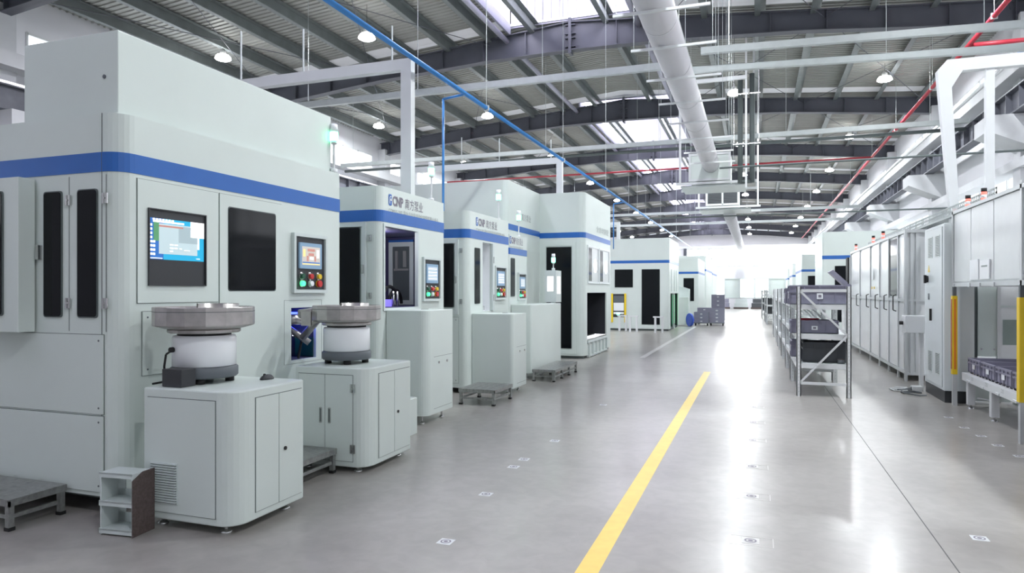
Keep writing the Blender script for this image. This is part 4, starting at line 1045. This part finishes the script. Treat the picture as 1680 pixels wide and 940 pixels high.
for x in (-.50, -.12): MB('gask').cyl((x, 24.6, 5.2), (x, 24.6, 8.9), .085, 14).build('pipe', t)
MB('gask').cyl((-.12, 24.6, 5.25), (-.5, 24.6, 5.25), .07, 12).build('pipe_elbow', t)
m = MB('chrome').box(-.75, .15, 24.5, 24.54, 8.2, 8.24).box(-.75, .15, 24.5, 24.54, 6.5, 6.54); m.build('clamp_bar', t)
for x in (-.7, .1): MB('chrome').cyl((x, 24.52, 6.5), (x, 24.52, roofz(x) - .2), .01, 6).build('rod', t)
t = thing('hanger_frame', (-.6, 17, 7), 'white hanging frame of square tubes beside the large duct', 'frame')
MB('white').box(-.33, -.27, 23.6, 23.66, 4.9, roofz(-.3) - .05).build('upright', t)
MB('white').box(-2.0, -.27, 23.55, 23.65, 8.45, 8.57).build('cross_bar', t)
# lateral tracks and beams
def track(label, Y, z, x0, x1, h=.16, mt='trk', rods=5.0, double=False, z1=None):
    t = thing('overhead_track', (x0, Y, z), label, 'track')
    z1 = z if z1 is None else z1; m = MB(mt)
    for ya, yb, a, b_ in ((-.06, .06, 0, .02), (-.01, .01, 0, h), (-.06, .06, h - .02, h), (-.065, -.055, .02, h - .02)):
        m.prof([(x0, z + a), (x1, z1 + a), (x1, z1 + b_), (x0, z + b_)], 'y', Y + ya, Y + yb)
    m.build('rail', t)
    if double: MB('gask').cyl((x0, Y + .3, z - .12), (x1, Y + .3, z - .12), .06, 10).build('black_pipe', t)
    x = x0 + .6
    while x < x1:
        MB('trk').cyl((x, Y, z + (z1 - z) * (x - x0) / (x1 - x0) + h), (x, Y, roofz(x) - .2), .008, 6).build('rod', t); x += rods
    return t
track('long galvanised crane track crossing nearest, left part up to the duct', 16.9, 6.90, -13, -1.6, .17, rods=3.6)
track('galvanised crane track right of the duct, lower one of the two', 16.9, 6.74, -1.5, 6.3, .14, rods=3.6, z1=6.45)
track('short galvanised track above the nearest one, right half only', 16.4, 7.0, -1.2, 6.3, .15, z1=6.76)
track('second galvanised track with black pipe crossing the hall', 25.8, 6.95, -17.2, 6.5, .16, double=True, rods=4.4)
track('third overhead track crossing the hall farther back', 49, 6.9, -17.2, 6.5, .18, rods=4.)
track('fourth overhead track crossing the hall near the partition', 57, 6.9, -17.2, 6.5, .18, rods=4.)
def pipe(label, pts_, r, mt, name='pipe', cat='pipe', clips=None):
    t = thing(name, pts_[0], label, cat)
    m = MB(mt)
    m.tube(pts_, r, 12); m.build('tube', t)
    for (x, y, z) in clips or ():
        MB('trk').cyl((x, y, z + r), (x, y, roofz(x) - .2), .006, 6).box(x - r - .01, x + r + .01, y - .02, y + .02, z - r - .01, z + r + .01).build('hanger', t)
    return t
pipe('long blue compressed air pipe running above the left machines', [(-4.4, 2.0, 4.68), (-4.4, 62, 4.68)], .035, 'blue2', clips=[(-4.4, y, 4.68) for y in (6.2, 11, 16, 21, 27, 34, 41, 50)])
pipe('blue branch pipe dropping behind the open window machine', [(-4.4, 10, 4.64), (-4.75, 10, 4.60), (-4.75, 10, 2.7)], .02, 'blue2')
pipe('blue branch pipe dropping beside the large distant machine', [(-4.4, 24, 4.64), (-4.75, 24, 4.60), (-4.75, 24, 3.0)], .02, 'blue2')
pipe('red sprinkler main running along the right side under the roof', [(5.3, 3, 8.0), (5.3, 90, 8.0)], .06, 'red', clips=[(5.3, y, 8.0) for y in (14, 19, 25, 31, 37, 45, 55)])
pipe('red sprinkler branch crossing the hall behind the air handlers', [(-17.3, 37, 8.0), (5.3, 37, 8.0)], .05, 'red')
pipe('short red sprinkler branch at the upper right', [(5.3, 21, 7.98), (7.1, 21, 7.98)], .06, 'red')
pipe('blue and white water pipe high on the right wall', [(6.25, 5, 7.5), (6.25, 21, 7.5)], .05, 'blue2')
pipe('white continuation of the water pipe on the right wall', [(6.25, 21, 7.5), (6.25, 95, 7.5)], .05, 'white')
pipe('thin black cable strung across the right side, upper', [(-1, 20.8, 5.1), (6.9, 20.8, 5.1)], .03, 'gask')
pipe('thin black cable strung across the right side, lower', [(-4, 27.5, 4.4), (6.9, 27.5, 4.4)], .03, 'gask')
# white portal frames
def portal(label, x, y, h, xe, w_=.16):
    t = thing('portal_frame', (x, y, 0), label, 'frame', 'white portal frames on the left')
    MB('white').box(x - w_ / 2, x + w_ / 2, y - .06, y + .06, 0, h - .13).build('post', t)
    MB('white').box(xe, x + w_ / 2, y - .06, y + .06, h - .13, h + .02).build('beam', t)
    MB('white').box(xe, xe + w_, y - .06, y + .06, 0, h - .13).build('post', t)
    for k in (.25, 1.75, 2.9): MB('trk').cyl((x - k, y, h), (x - k, y, h + .5 + k * .1), .014, 8).build('stub', t)
    return t
portal('nearest white portal frame rising behind the largest machine', -4.61, 8.55, 4.74, -9.5)
portal('second white portal frame behind the tall machine', -5.0, 17.85, 5.1, -9.5)
portal('third white portal frame before the distant machine row', -6.1, 32.0, 4.75, -10.5)
t = thing('portal_frame', (2.9, 11.9, 0), 'large white portal frame at the upper right with tapered leg', 'frame')
MB('white').prof([(2.92, 0), (3.02, 0), (2.865, 2.6), (2.76, 4.55), (2.90, 4.79), (5.6, 4.79), (5.6, 4.97), (2.70, 4.97), (2.57, 4.82), (2.75, 2.6)], 'y', 11.82, 11.96).build('leg_and_beam', t)
MB('white').box(3.2, 3.31, 11.84, 11.94, 2.2, 4.79).build('strut', t)
MB('white').box(5.5, 5.6, 11.84, 11.94, 0, 4.79).build('far_leg', t)
for y, lb in ((10.2, 'red and white beacon on the left corner of the raised enclosure'), (9.55, 'red and white beacon nearest the camera on the raised enclosure')):
    beacon(OX + .1, y, 2.56, .1, lb, green=False)
